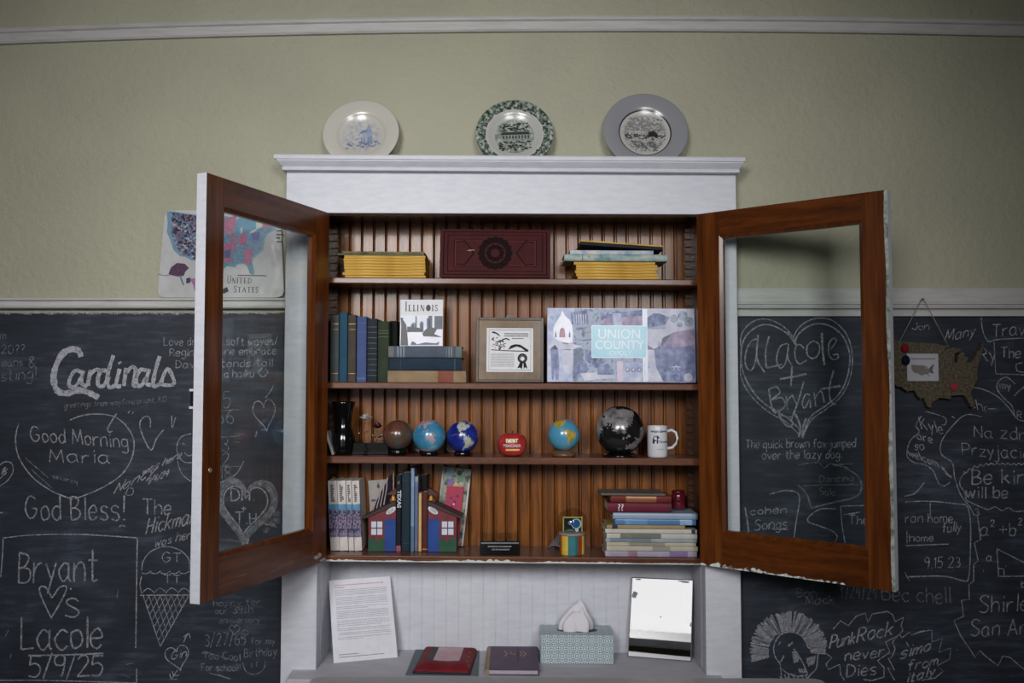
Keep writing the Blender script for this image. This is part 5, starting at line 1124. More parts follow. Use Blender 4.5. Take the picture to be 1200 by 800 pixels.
# little flag behind the left bookend
Y = .118; z0 = zs(4, -.36) + .0006; a, b_, c_ = P(440, 602, Y), P(460.5, 552.5, Y), P(459.5, 600, Y)
o = thing('small_flag', 'small dark flag with white stripes hanging on a stick behind the left bookend', 'flag', (b_.x + .002, Y, z0))
MB().tube([(0, 0, 0), (0, 0, b_.z - z0 + .004)], .0018, 8).build('flag_stick', flatmat('B9A99C'), o)
ox, oz = o.location.x, o.location.z
def L(px, py): q_ = P(px, py, Y); return (q_.x - ox, q_.z - oz)
poly = [L(459.5, 553.5), L(459.5, 603), L(434, 603), L(440, 590), L(449, 572)]
mb = MB(); n = len(poly); mb.prism(poly, -.008, -.003, 'y', 0); mb.build('flag_cloth', flatmat('1C1A24', .8, .1), o)
p = PR(-.008)
for i in range(4): p.stroke([L(437.5 + i * 4.2, 597 - i * 2), L(441.5 + i * 4.0, 585 - i * 4.5), L(443.5 + i * 3.6, 577 - i * 6)], .0032, flatmat('9C8E92', .8, .1), 0)
p.build('flag_stripes', o)
# greeting cards behind the right bookend
zb = zs(4, -.2) + .0008
M_FLO = noisemat('floral_card', [(.34, '1E2A2A'), (.42, '3E5A48'), (.5, '8A8A7A'), (.55, '6E7E92'), (.60, 'B0A860'), (.66, '7A5A84'), (.72, '2E4030')], 42, 5, .4, .4)
o, w, h = stand('greeting_card', 'colourful flowered greeting card behind the right schoolhouse bookend', 'card', zb, 509, 543, 547.5, .125, .004, 2.5, None, 6)
MB().box(-w / 2, w / 2, 0, .003, 0, h).build('card', M_FLO, o, .0005)
p = PR(0); p.rect(w / 2 - .006, .002, w / 2 - .0005, h * .80, flatmat('B9B4B4', .5, .3), 0); p.rect(-w / 2 + .0005, .002, -w / 2 + .004, h * .9, flatmat('A9A4A4', .5, .3), 0)
for u, v, r_, hx in [(.35, .80, .012, '6E5A90'), (.52, .76, .010, 'B8A848'), (.66, .86, .011, '4E7A66'), (.25, .92, .010, '5A8AA8'), (.8, .74, .009, 'A86A7A'), (.60, .93, .009, '161A1E')]: p.disc(-w / 2 + u * w, h * v, r_, flatmat(hx, .4, .3), 1, 9)
p.build('card_print', o)
o, w, h = stand('booklet', 'bright pink-red booklet in front of the flowered card', 'booklet', zb, 518, 537.5, 569.5, .117, .004, 1, None, 4.5)
MB().box(-w / 2, w / 2, 0, .003, 0, h).build('cover', flatmat('A02848', .4, .4, 0, .08), o, .0005)
p = PR(0)
for u, v in ((.3, .80), (.55, .74), (.4, .66), (.7, .84), (.6, .60), (.3, .55)): p.disc(-w / 2 + u * w, h * v, .005, flatmat('5E2A5A', .4, .3), 0, 8)
p.disc(0, h * .70, .003, M_PANE, 1, 8); p.build('cover_print', o)
# acrylic award
Y = -.008; a, b_ = P(562.5, 651, Y), P(609, 651, Y); zb = zs(4, a.x) + .0006; w = b_.x - a.x; h = PZ(634.5, Y) - zb
o = thing('award_block', 'black award block with white lettering and a clear acrylic back on the bottom shelf', 'award', ((a.x + b_.x) / 2, Y, zb))
MB().prism([(0, 0), (.045, 0), (.045, h), (.006, h)], -w / 2, w / 2, 'x').build('base', flatmat('08090B', .12, .6, 0, .05), o, .001)
MB().prism([(.0095, h + .0003), (.04, h + .0003), (.04, h + .030), (.012, h + .026)], -w / 2 + .004, w / 2 - .002, 'x').build('clear_block', M_CLEAR, o, .001)
p = PR(0); rnd = random.Random(4); M_WL = flatmat('B0B0B4', .5, .3)
p.rect(-w / 2 + .003, h * .82, w / 2 - .003, h * .93, flatmat('5A5C60', .3, .5), 0)
for z_, u0, u1 in ((.56, -.30, .30), (.34, -.20, .20)):
    u = u0
    while u < u1: n_ = rnd.uniform(.02, .05); p.stroke([(u * w, z_ * h), ((u + n_ * .3) * w, (z_ + .12) * h), ((u + n_ * .6) * w, z_ * h), ((u + n_) * w, (z_ + .10) * h)], .0011, M_WL, 0); u += n_ + .012
for i, v in enumerate(p.mb.v): p.mb.v[i] = Vector((v.x, v.y + .006 * v.z / h, v.z))
p.build('lettering', o)
# snow globe
Y = .035; c = P(670.5, 645, Y); zb = zs(4, c.x) + .0006; k = (Y + 2.76) / FPX; zB = PZ(626, Y) - zb; rb = 14.8 * k; rd = 17.8 * k; zd_ = PZ(612.5, Y) - zb
o = thing('snow_globe', 'snow globe with a striped yellow, teal and orange base', 'snow globe', (c.x, Y, zb))
cols = [flatmat(h_, .4, .4) for h_ in ('A8541E', 'CBB04A', '2E6E74', '256066', '8A3A22', 'D0B24C', '2C6A84', '2A5E78')]
seg = 64; mb = MB(); seq = [0, 0, 1, 1, 1, 2, 2, 2, 3, 4, 4, 5, 5, 6, 6, 7]
vs = []
for z_ in (0, zB): vs += [(rb * cos(2 * pi * i / seg), rb * sin(2 * pi * i / seg), z_) for i in range(seg)]
mb.add(vs, [(i, (i + 1) % seg, seg + (i + 1) % seg, seg + i) for i in range(seg)], 0, True)
for i in range(seg): mb.m[i] = seq[int((i - 34) % 64 / 64 * 2 * len(seq)) % len(seq)]
mb.add(vs, [tuple(range(seg - 1, -1, -1)), tuple(range(seg, 2 * seg))], 0); mb.build('base', cols, o)
MB().lathe([(rb * .98, zB), (rb * 1.06, zB + .002), (rb * 1.04, zB + .007), (rb * .9, zB + .010)], 48).build('collar', flatmat('8A8078', .4, .4), o)
MB().sphere((0, 0, zd_), rd, 0, 36, 22).build('dome', M_CLEAR, o)
cw = .030; cz = zd_ - .012
MB().box(-cw, cw * 1.1, -.004, .002, zB + .006, zd_ + .020).build('inner_card', flatmat('B0A24E', .4, .4), o, .001)
p = PR(-.004); p.rect(-cw + .004, zB + .010, cw * 1.1 - .004, zd_ + .016, flatmat('10141C', .3, .4), 0); p.disc(cw * .45, zd_ - .002, .0165, flatmat('B9C4CC', .3, .4), 1, 20); p.disc(cw * .40, zd_ - .002, .0135, flatmat('1E5A86', .3, .4), 2, 20); p.disc(-.004, zd_ + .0, .010, flatmat('6E7A98', .3, .4), 1, 14, .6); p.poly([(-cw + .005, zB + .012), (.01, zB + .012), (-.006, zB + .018)], flatmat('4E7E62', .3, .4), 1); p.disc(cw * .5, zB + .015, .006, M_PANE, 2, 8)
p.build('inner_picture', o)
# small pleated fan behind the snow globe
Y = .095; a = P(641, 638, Y); zb = zs(4, a.x) + .0006; q_ = P(655, 622, Y)
o = thing('pleated_ornament', 'small grey pleated paper ornament leaning behind the snow globe', 'ornament', (a.x, Y, zb))
mb = MB(); n = 9; tp = (q_.x - a.x + .012, q_.z - zb + .004)
for i in range(n):
    t0, t1 = i / n, (i + 1) / n; f = lambda t_: (.002 + t_ * .040, .004 + .006 * sin(t_ * pi))
    mb.add([(tp[0], .012, tp[1]), (f(t0)[0], 0 if i % 2 else .005, f(t0)[1]), (f(t1)[0], .005 if i % 2 else 0, f(t1)[1]), (tp[0], .014, tp[1]), (f(t0)[0], .002 if i % 2 else .007, f(t0)[1]), (f(t1)[0], .007 if i % 2 else .002, f(t1)[1])], [(0, 1, 2), (5, 4, 3), (1, 4, 5, 2), (0, 3, 4, 1), (0, 2, 5, 3)])
mb.build('pleats', flatmat('77747A', .6, .3), o); MB().box(0, .030, -.001, .010, 0, .004).build('foot', M_BLACK, o)
# right-hand pile
zb = stack_base(4, 765) + .0004; Y = -.022; pile = [
    ('magazine', 'lavender-edged magazine at the bottom of the right pile on the bottom shelf', 709.5, 817, .0172, flatmat('9A92A6', .4, .4, 0, .15, 30), [(.1, .3, flatmat('7A6A92')), (.65, .75, flatmat('8A6A7A'))]),
    ('magazine', 'pale cream magazine second from the bottom of the right pile', 711, 818, .0150, flatmat('ABA89A', .4, .4, 0, .1, 30), [(.3, .5, flatmat('8A8A86'))]),
    ('magazine', 'tan-white magazine third from the bottom of the right pile', 711, 816, .0120, flatmat('B0A590', .4, .4, 0, .1, 30), [(.35, .75, flatmat('8E8476'))]),
    ('magazine', 'blue-grey magazine fourth from the bottom of the right pile', 710, 817, .0120, flatmat('8C98A0', .4, .4, 0, .15, 30), [(.5, .95, flatmat('6E7C88'))]),
    ('magazine', 'white magazine with a grey-green band in the middle of the right pile', 711, 817.5, .0150, flatmat('B4B4AC', .4, .4, 0, .1, 30), [(.4, .85, flatmat('6A7068'))]),
    ('magazine', 'white magazine just under the tan booklet in the right pile', 709.5, 817, .0130, flatmat('B9B6AE', .4, .4, 0, .1, 30), [(.02, .06, flatmat('3A3A40'))]),
    ('booklet', 'narrow tan booklet between white magazines and blue books in the right pile', 711, 803, .0125, flatmat('96835E', .5, .3, 0, .15, 30), [(.86, .93, flatmat('2A2E48'))]),
    ('hardback_book', 'glossy mid-blue book under the pale-blue book in the right pile', 721, 816, .0175, flatmat('4A76A6', .3, .5, 0, .12, 20), [(.05, .2, flatmat('86A6C6', .3, .5)), (.6, .88, flatmat('5E8AB8', .3, .5))]),
    ('hardback_book', 'pale grey-blue book under the maroon books in the right pile', 718.5, 817.5, .0200, flatmat('8A9CB2', .35, .5, 0, .08, 20), [(.0, .02, flatmat('5E6E82'))]),
    ('hardback_book', 'maroon book with a small white mark on its spine in the right pile', 712, 787, .0300, cloth('5A1E30', '6A2A3A', 200, .45), [(.0, .04, flatmat('4A2A30'))]),
    ('hardback_book', 'red-brown book with a gilt spine stripe near the top of the right pile', 716, 787, .0215, cloth('5E2420', '6E3028', 200, .4), [(.25, .75, flatmat('8A5A3A', .35, .5, .2))]),
    ('booklet', 'thin grey booklet on the very top of the right pile', 704, 780, .0075, flatmat('5A544E', .5, .3, 0, .15, 30), [])]
rnd = random.Random(6)
for nm, lab, a_, b_, th, cov, bn in pile:
    yy = Y + (.010 if 'maroon book with' in lab or 'red-brown' in lab else rnd.uniform(-.001, .006))
    o, w = lying(nm, lab, 'book' if 'book' in nm else 'magazine', a_, b_, zb, th, yy, .120 if yy < 0 else .105, cov, None, bn, rnd_=.5 if 'red-brown' in lab or 'maroon' in lab else .2)
    if 'booklet' in nm: o['category'] = 'booklet'
    if 'white mark' in lab:
        p = PR(-.0028)
        for u in (.155, .205): p.text('?', th * .18, w * (1 - u), th * 1.0, flatmat('C8C4C4', .4, .3), 0, 'LEFT', .9, pi / 2, .0006)
        p.build('spine_title', o)
    if 'pale grey-blue' in lab: zjar = zb + th
    zb += th + .0003
Y = .06; c = P(795, 600, Y); hj = PZ(577, Y) - zjar; k = (Y + 2.76) / FPX; r = 8.3 * k
o = thing('jar_candle', 'dark-red glossy jar standing on the blue books behind the maroon ones', 'jar', (c.x, Y, zjar + .0008))
MB().lathe([(r * .8, 0), (r, .004), (r, hj * .82), (r * .94, hj * .90), (r * .9, hj * .93), (r * .88, hj)], 36).build('jar_body', noisemat('red_glass', [(.3, '4A0E1A'), (.7, '64182A')], 20, 3, .12, .6, coat=.4), o)
MB().lathe([(r * .90, hj + .0004), (r * .92, hj + .004), (r * .8, hj + .007), (r * .3, hj + .008)], 36).build('lid', flatmat('4A1020', .2, .6), o)

# ------------------------------------------------------------------ on the countertop
def slab(name, bl_, br_, tr_, tl_, th, mat, label=None, cat=None):
    """thin sheet through four corners, its printed side first; returns object and a (u,v)->point map"""
    bl_, br_, tr_, tl_ = map(Vector, (bl_, br_, tr_, tl_)); nrm = (br_ - bl_).cross(tl_ - bl_).normalized()
    o = thing(name, label, cat, (bl_ + br_) / 2); org = (bl_ + br_) / 2; N = 10; vs = []; mb = MB()
    for e in (0, -th):
        for j in range(N + 1):
            for i in range(N + 1): u, v = i / N, j / N; vs.append(bl_ * (1 - u) * (1 - v) + br_ * u * (1 - v) + tr_ * u * v + tl_ * (1 - u) * v - org + nrm * e)
    q_ = (N + 1) ** 2; fs = []
    for j in range(N):
        for i in range(N): k = j * (N + 1) + i; fs += [(k, k + 1, k + N + 2, k + N + 1), (q_ + k + N + 1, q_ + k + N + 2, q_ + k + 1, q_ + k)]
    for i in range(N):
        for k, st in ((i, 1), (N * (N + 1) + i, 1), (i * (N + 1), N + 1), (i * (N + 1) + N, N + 1)): fs.append((k, k + st, q_ + k + st, q_ + k))
    mb.add(vs, fs).build('sheet', mat, o)
    def f(u, v, e=.0005): return (bl_ * (1 - u) * (1 - v) + br_ * u * (1 - v) + tr_ * u * v + tl_ * (1 - u) * v) - org + nrm * e
    return o, f
up_ = lambda p, e=.0006: (p.x, p.y, p.z + e)
o, f = slab('information_sheet', up_(ground(391, 777, zcnt)), up_(ground(466, 770, zcnt)), P(457, 675, .125), P(385.3, 680, .100), .0012, M_PAPER, 'white printed information sheet leaning at the left of the countertop', 'sheet')
mb = MB(); rnd = random.Random(12)
def tl_(u0, u1, v, hh_, m):
    u = u0
    while u < u1:
        n_ = min(u1, u + rnd.uniform(.015, .05)); mb.add([f(u, v), f(n_ - .006, v), f(n_ - .006, v + hh_), f(u, v + hh_)], [(0, 1, 2, 3)], m); u = n_
tl_(.08, .88, .925, .012, 1); tl_(.08, .25, .895, .012, 1)
v = .865
for n_, last in ((4, .92), (5, .94), (2, .6), (5, .92), (4, .80), (2, .9), (2, .94), (2, .5)):
    for i in range(n_): tl_(.09, last if i == n_ - 1 else .93, v, .008, 0); v -= .0205
    v -= .0125
tl_(.09, .40, .085, .009, 2); tl_(.09, .80, .055, .009, 2)
mb.build('print', [flatmat('A6A6B4', .8, .1), flatmat('BC98A6', .8, .1), flatmat('7A7A88', .8, .1)], o, recalc=False)
# grey mat and red pouch
cs = [ground(475, 791.5, zcnt), ground(560.5, 792.5, zcnt), ground(562, 763.0, zcnt), ground(487, 761.5, zcnt)]
cs = [v_ + Vector((0, 0, .0025)) for v_ in cs]
slab('mat', *cs, .002, flatmat('5E6A74', .6, .3, 0, .06), 'dark grey mat under the red pouch on the countertop', 'mat')
zm = lambda x: zcnt(x) + .0030
q4 = [ground(483.5, 788.5, zm), ground(551, 790.5, zm), ground(559.5, 763.5, zm), ground(497, 762, zm)]
org = (q4[0] + q4[1] + q4[2] + q4[3]) / 4
o = thing('zip_pouch', 'red zip pouch with a clear window lying on the grey mat', 'pouch', (org.x, org.y, org.z))
N = 26; mb = MB(); vs = []; ms = []
def qp(u, v): return q4[0] * (1 - u) * (1 - v) + q4[1] * u * (1 - v) + q4[2] * u * v + q4[3] * (1 - u) * v - org
def hp(u, v): e = min(u, 1 - u, v, 1 - v); return .0035 + .0205 * min(1, e / .16) ** .5 * (1 + .10 * sin(u * 9) * sin(v * 7)) * (.80 + .25 * v)
for j in range(N + 1):
    for i in range(N + 1): u, v = i / N, j / N; p_ = qp(u, v); vs.append((p_.x, p_.y, p_.z + hp(u, v)))
fs = []; ms = []
for j in range(N):
    for i in range(N):
        fs.append((j * (N + 1) + i, j * (N + 1) + i + 1, (j + 1) * (N + 1) + i + 1, (j + 1) * (N + 1) + i)); u, v = (i + .5) / N, (j + .5) / N
        ms.append(1 if .30 < u < .78 and .26 < v < .95 else 2 if .20 < u < .30 and .26 < v < .97 else 0)
mb.add(vs, fs, 0, True); mb.m = ms
b0 = [i for i in range(N + 1)] + [(j) * (N + 1) + N for j in range(1, N + 1)] + [N * (N + 1) + i for i in range(N - 1, -1, -1)] + [j * (N + 1) for j in range(N - 1, 0, -1)]
n0 = len(mb.v); low = [Vector((vs[k][0], vs[k][1], qp(0, 0).z * 0 + (vs[k][2] - .0035))) for k in b0]
mb.v += low
for i in range(len(b0)): j = (i + 1) % len(b0); mb.f.append([b0[j], b0[i], n0 + i, n0 + j]); mb.m.append(0); mb.sm.append(False)
mb.f.append([n0 + i for i in range(len(b0))]); mb.m.append(0); mb.sm.append(False)
M_POU = cloth('641820', '7A222A', 120, .6, .2)
mb.build('body', [M_POU, flatmat('A87C84', .15, .6, 0, .12, 30), flatmat('1E1418', .5, .3)], o)
mb = MB(); zf = [(qp(u, .0) + Vector((0, -.0015, .004))) for u in [i / 20 for i in range(21)]]; mb.tube([tuple(v_) for v_ in zf], .0028, 6); mb.build('zipper', flatmat('16101A', .5, .4), o)
mb = MB()
for v_ in (.12, .3, .5, .7, .9): q_ = qp(.90 if v_ > .2 else .96, v_); mb.sphere((q_.x, q_.y, q_.z + hp(.90, v_)), .0016, 0, 8, 6)
mb.build('gold_stud', flatmat('B99A5A', .3, .5, .4), o)
# purple journal
zc = lambda x: zcnt(x) + .0006
b1, b2, b3, b4 = ground(569, 792, zc), ground(632, 792, zc), ground(633, 764, zc), ground(576, 763, zc)
xa_ = (b1.x + .004); wj = b2.x - xa_; dj = b3.y - b2.y; thj = .017
o = thing('journal', 'purple journal with a gold emblem lying left of the tissue box', 'journal', (xa_, b2.y, zcnt(xa_) + .0012), (0, 0.0065, 0))
M_PUR = cloth('44304A', '523A56', 160, .5, .35)
MB().box(0, wj, 0, dj, thj - .0025, thj).build('front_cover', M_PUR, o, .0008); MB().box(0, wj, 0, dj, 0, .0025).build('back_cover', M_PUR, o, .0008)
MB().box(.003, wj - .004, .003, dj - .003, .0026, thj - .0026).build('page_block', noisemat('journal_pages', [(.3, '9A94A0'), (.7, 'B9B2BC')], 80, 3, .8, .1, (1, 1, 14)), o)
MB().prism([(.006, -.0002), (.006, thj + .0004), (-.002, thj), (-.006, thj * .7), (-.006, thj * .3), (-.002, 0)], -.0005, dj + .0005, 'y').build('spine', cloth('8A7660', 'A08C70', 90, .5), o)
mb = MB(); S_ = .0009
def jl(u, v): return Vector((wj * u, dj * v, thj + .0004))
for pts in ([(.32, .78), (.38, .66), (.32, .54)], [(.44, .74), (.46, .66), (.52, .62), (.55, .70)], [(.70, .78), (.76, .66), (.70, .54)], [(.64, .76), (.68, .66), (.64, .56)]): ribbon(mb, [jl(*q_) for q_ in pts], .0035, 0, Vector((0, 0, 1)))
ribbon(mb, [jl(.60, .98), jl(.60, .30)], .004, 1, Vector((0, 0, 1))); ribbon(mb, [jl(.52, .70), jl(.68, .66)], .004, 1, Vector((0, 0, 1)))
mb.build('emblem', [M_GOLD, flatmat('2A1620', .5, .3)], o, recalc=False)
# tissue box
zc = lambda x: zcnt(x) + .0006
a, b_ = ground(633.5, 777.5, zc), ground(719, 778, zc); Yb = (a.y + b_.y) / 2; wb = b_.x - a.x; hb = PZ(743.8, Yb) - a.z; db = ground(634, 740, lambda x: a.z + hb).y
t_top = ground(640, 731.5, lambda x: a.z + hb); dpt = t_top.y - Yb
t = NT('tissue_box_pattern'); tc = t.n('ShaderNodeTexCoord'); sp = t.n('ShaderNodeSeparateXYZ'); t.l(tc.outputs['Object'], sp.inputs[0])
def mth(op, *a_):
    x = t.n('ShaderNodeMath', operation=op)
    for i, v_ in enumerate(a_):
        if hasattr(v_, 'is_output'): t.l(v_, x.inputs[i])
        else: x.inputs[i].default_value = v_
    return x.outputs[0]
fx, fz = 2 * pi / .046, 2 * pi / .046
X_ = sp.outputs[0]; Z_ = mth('ADD', sp.outputs[2], sp.outputs[1])
CELL = .0236
u_ = mth('SUBTRACT', mth('FRACT', mth('DIVIDE', X_, CELL)), .5); v_ = mth('SUBTRACT', mth('FRACT', mth('DIVIDE', Z_, CELL)), .5)
r_ = mth('SQRT', mth('ADD', mth('MULTIPLY', u_, u_), mth('MULTIPLY', v_, v_))); th_ = mth('ARCTAN2', v_, u_)
pet = mth('ADD', mth('COSINE', mth('MULTIPLY', th_, 8.0)), mth('MULTIPLY', mth('COSINE', mth('MULTIPLY', r_, 2 * pi * 2.6)), -1.1))
c_ = t.ramp(mth('MULTIPLY_ADD', pet, .25, .5), [(.40, 'CED3D8'), (.48, '2E6E78'), (.72, '3E7E88'), (.80, 'C2CAD0')])
d2 = mth('LESS_THAN', mth('ADD', mth('ABSOLUTE', mth('SUBTRACT', mth('FRACT', mth('ADD', mth('DIVIDE', X_, CELL * 2), .0)), .5)), mth('MULTIPLY', mth('ABSOLUTE', mth('SUBTRACT', mth('FRACT', mth('DIVIDE', Z_, CELL * 2)), .5)), 1.0)), .045)
c_ = t.mix(d2, c_, 'B0503E')
t.base(c_); M_TIS = t.set(.45, .35)
o = thing('tissue_box', 'teal and white patterned tissue box with a tissue standing out of it', 'tissue box', ((a.x + b_.x) / 2, Yb, zcnt((a.x + b_.x) / 2) + .0012), (0, 0.0065, R(-.6)))
mb = MB().box(-wb / 2, wb / 2, 0, dpt, 0, hb); mb.build('carton', M_TIS, o, .0015)
xo_ = PX(676, 737, Yb + dpt / 2) - (a.x + b_.x) / 2
ell = [(xo_ + .065 * cos(2 * pi * i / 40), dpt / 2 + .028 * sin(2 * pi * i / 40)) for i in range(40)]
MB().prism(ell, hb - .0004, hb + .0006, 'z').build('opening', flatmat('3E4A50', .6, .2), o)
zt_ = PZ(700.5, Yb + dpt / 2) - PZ(743.8, Yb) + .0
rnd = random.Random(3); vs = []; seg = 48; rg = 16
for j in range(rg + 1):
    v_ = j / rg
    for i in range(seg):
        a_ = 2 * pi * i / seg
        cr = abs(sin(2.5 * a_ + .6 + .5 * v_)); cr2 = abs(sin(4.5 * a_ + 1.3 - v_))
        fold = (.62 + .50 * cr) * (1 - .18 * cr2 * (1 - .4 * v_))
        env = (1 - v_) ** .55 * .94 + .06 * (1 - v_)
        env *= 1 + .20 * sin(pi * min(1, v_ * 1.6))
        rr_ = .056 * env * fold + .0015
        lift = 1 - .42 * (.5 - .5 * cos(a_ - 1.2)) * v_ ** 1.5
        tp_ = zt_ * v_ * lift
        vs.append((xo_ - .004 + rr_ * cos(a_) + .010 * v_ * v_, dpt / 2 + rr_ * .55 * sin(a_), hb + .0008 + tp_))
fs = [(j * seg + i, j * seg + (i + 1) % seg, (j + 1) * seg + (i + 1) % seg, (j + 1) * seg + i) for j in range(rg) for i in range(seg)]
fs.append(tuple(rg * seg + i for i in range(seg)))
MB().add(vs, fs, 0, True).build('tissue', flatmat('D6D4DC', .85, .1, 0, .02), o)
# mirror
t = NT('old_mirror'); nz = t.noise(t.coord(), 14, 6, .7); n2 = t.noise(t.coord(), 120, 3)
t.base((.93, .93, .94)); t.l(t.ramp(nz, [(.3, (.10, .10, .10)), (.42, (.02, .02, .02)), (1, (.02, .02, .02))]), t.b.inputs['Roughness']); t.b.inputs['Metallic'].default_value = 1; M_MIR = t.m
MIRT = .128
m_bl, m_br, m_tl = Vector(up_(ground(735.5, 769.5, zcnt), .001)), Vector(up_(ground(810, 775.5, zcnt), .001)), P(740.5, 676, MIRT)
m_n = (m_br - m_bl).cross(m_tl - m_bl); d_ = Vector(((812.5 - 600) / FPX, _c + (679 - 400) / FPX * _s, _s - (679 - 400) / FPX * _c)); m_tr = CAM + d_ * (m_n.dot(m_bl - CAM) / m_n.dot(d_))
o, f = slab('mirror', m_bl, m_br, m_tr, m_tl, .006, flatmat('5A5A60', .5, .4), 'old frameless mirror with worn silvering leaning at the right of the countertop', 'mirror')
MB().add([f(.012, .012, .0004), f(.988, .012, .0004), f(.988, .988, .0004), f(.012, .988, .0004)], [(0, 1, 2, 3)]).build('mirror_face', M_MIR, o, recalc=False)
mb = MB(); rnd = random.Random(19); pts_ = []
for (u, v, ru, rv) in [(.10, .975, .06, .010), (.88, .965, .08, .014), (.06, .78, .05, .05), (.5, .52, .012, .010), (.985, .45, .025, .03), (.80, .975, .05, .008)]:
    n = 12; mb.add([f(min(.985, max(.015, u + ru * (.6 + .6 * rnd.random()) * cos(2 * pi * i / n))), min(.985, max(.015, v + rv * (.6 + .6 * rnd.random()) * sin(2 * pi * i / n))), .0007) for i in range(n)], [list(range(n))])
mb.build('worn_silvering', flatmat('7A7C7E', .6, .3), o, recalc=False)

# ------------------------------------------------------------------ plates on the cornice
def plate(label, px, py, rp, lam, rz, mats, deco):
    r = rp / FPX * 2.705; Y = -.080 + r * sin(R(lam)); c = P(px, py, Y); zb = ztop(c.x) + .0004
    zc = zb + r * cos(R(lam)) + .003
    o = thing('decorative_plate', label, 'plate', (c.x, Y, zc), (pi / 2 - R(lam), 0, 0), 'plates on top of the bookcase')
    prof = [(.0, .0), (.52 * r, 0), (.56 * r, .002), (.64 * r, .010), (.70 * r, .013), (.98 * r, .021), (r, .022), (1.0 * r, .024), (.98 * r, .0245), (.70 * r, .0165), (.63 * r, .0135), (.56 * r, .006), (.0, .005)]
    prof = [(max(a_, .0005), b_ - .022) for a_, b_ in prof]
    MB().lathe(prof, 64).build('plate_body', mats, o)
    mb = MB(); ml = deco(mb, r, Matrix.Rotation(R(rz), 4, 'Z'))
    mb.v = [v_ - Vector((0, 0, .022)) for v_ in mb.v]
    if ml: mb.build('transfer_print', ml, o, recalc=False)
    return o
def radmat(name, rings, rough=.22, nz=None):
    """glaze whose colour depends on the distance from the plate's own centre"""
    t = NT(name); tc = t.n('ShaderNodeTexCoord'); mp = t.n('ShaderNodeMapping'); mp.inputs['Scale'].default_value = (1, 1, 0); t.l(tc.outputs['Object'], mp.inputs[0])
    ln = t.n('ShaderNodeVectorMath', operation='LENGTH'); t.l(mp.outputs[0], ln.inputs[0])
    mr = t.n('ShaderNodeMath', operation='MULTIPLY'); mr.inputs[1].default_value = 5.0; t.l(ln.outputs['Value'], mr.inputs[0])
    c_ = t.ramp(mr.outputs[0], rings, 'CONSTANT')
    if nz:
        sc, stops, r0 = nz; v_ = t.coord(); n_ = t.noise(v_, sc, 5, .65); pc = t.ramp(n_, stops)
        msk = t.ramp(mr.outputs[0], r0, 'CONSTANT'); c_ = t.mix(msk, c_, pc)
    t.base(c_); t.set(rough, .5, 0, .3); return t.m
def pq(mb, M_, pts, m, e=.0062): mb.add([M_ @ Vector((x, y, e)) for x, y in pts], [list(range(len(pts)))], m)
def scene_blobs(mb, M_, r, seed, n, m, ylo, yhi, xw, s0, s1, e=.0062):
    rr = random.Random(seed)
    for i in range(n):
        y = rr.uniform(ylo, yhi) * r; x = rr.uniform(-1, 1) * xw * r; s_ = rr.uniform(s0, s1) * r; k_ = 7
        pq(mb, M_, [(x + s_ * rr.uniform(.5, 1.2) * cos(2 * pi * j / k_), y + s_ * .6 * rr.uniform(.5, 1.2) * sin(2 * pi * j / k_)) for j in range(k_)], m, e + .00003 * (i % 9))
def deco1(mb, r, M_):
    scene_blobs(mb, M_, r, 3, 34, 0, -.36, -.20, .50, .02, .06); scene_blobs(mb, M_, r, 4, 14, 1, -.25, .05, .36, .02, .05)
    pq(mb, M_, [(-.05 * r, -.28 * r), (-.05 * r, .05 * r), (.12 * r, .10 * r), (.12 * r, -.28 * r)], 2, .0061); pq(mb, M_, [(.12 * r, -.28 * r), (.12 * r, .15 * r), (.20 * r, .34 * r), (.28 * r, .12 * r), (.28 * r, -.28 * r)], 1, .0061)
    pq(mb, M_, [(-.07 * r, .05 * r), (.0, .16 * r), (.16 * r, .18 * r), (.13 * r, .08 * r)], 0, .0063)
    for x in (-.02, .05, .16, .22): pq(mb, M_, [(x * r, -.2 * r), (x * r, -.04 * r), ((x + .03) * r, -.04 * r), ((x + .03) * r, -.2 * r)], 0, .0064)
    for a_ in range(0, 360, 14):
        x, y = .50 * r * cos(R(a_)), .42 * r * sin(R(a_)) + .02 * r
        if a_ < 190: scene_blobs(mb, M_ @ Matrix.Translation((x, y, 0)), r, a_, 1, 2, -.01, .01, .01, .02, .04)
    return [flatmat('7A86A4', .3, .4), flatmat('98A2BA', .3, .4), flatmat('B4B6C4', .3, .4)]
plate('cream plate with a pale blue church drawing, left of the three plates', 423, 153.5, 45.3, 17, 6, radmat('cream_glaze', [(0, 'C4C2BC'), (.37, 'B4B2AA'), (.378, 'C4C2BA'), (.598, '8A7A60')], nz=(70, [(.45, 'C4C2BC'), (.56, '98A0B4'), (.66, '7A88A8')], [(0, (.55, .55, .55)), (.26, (.25, .25, .25)), (.31, (0, 0, 0))])), deco1)
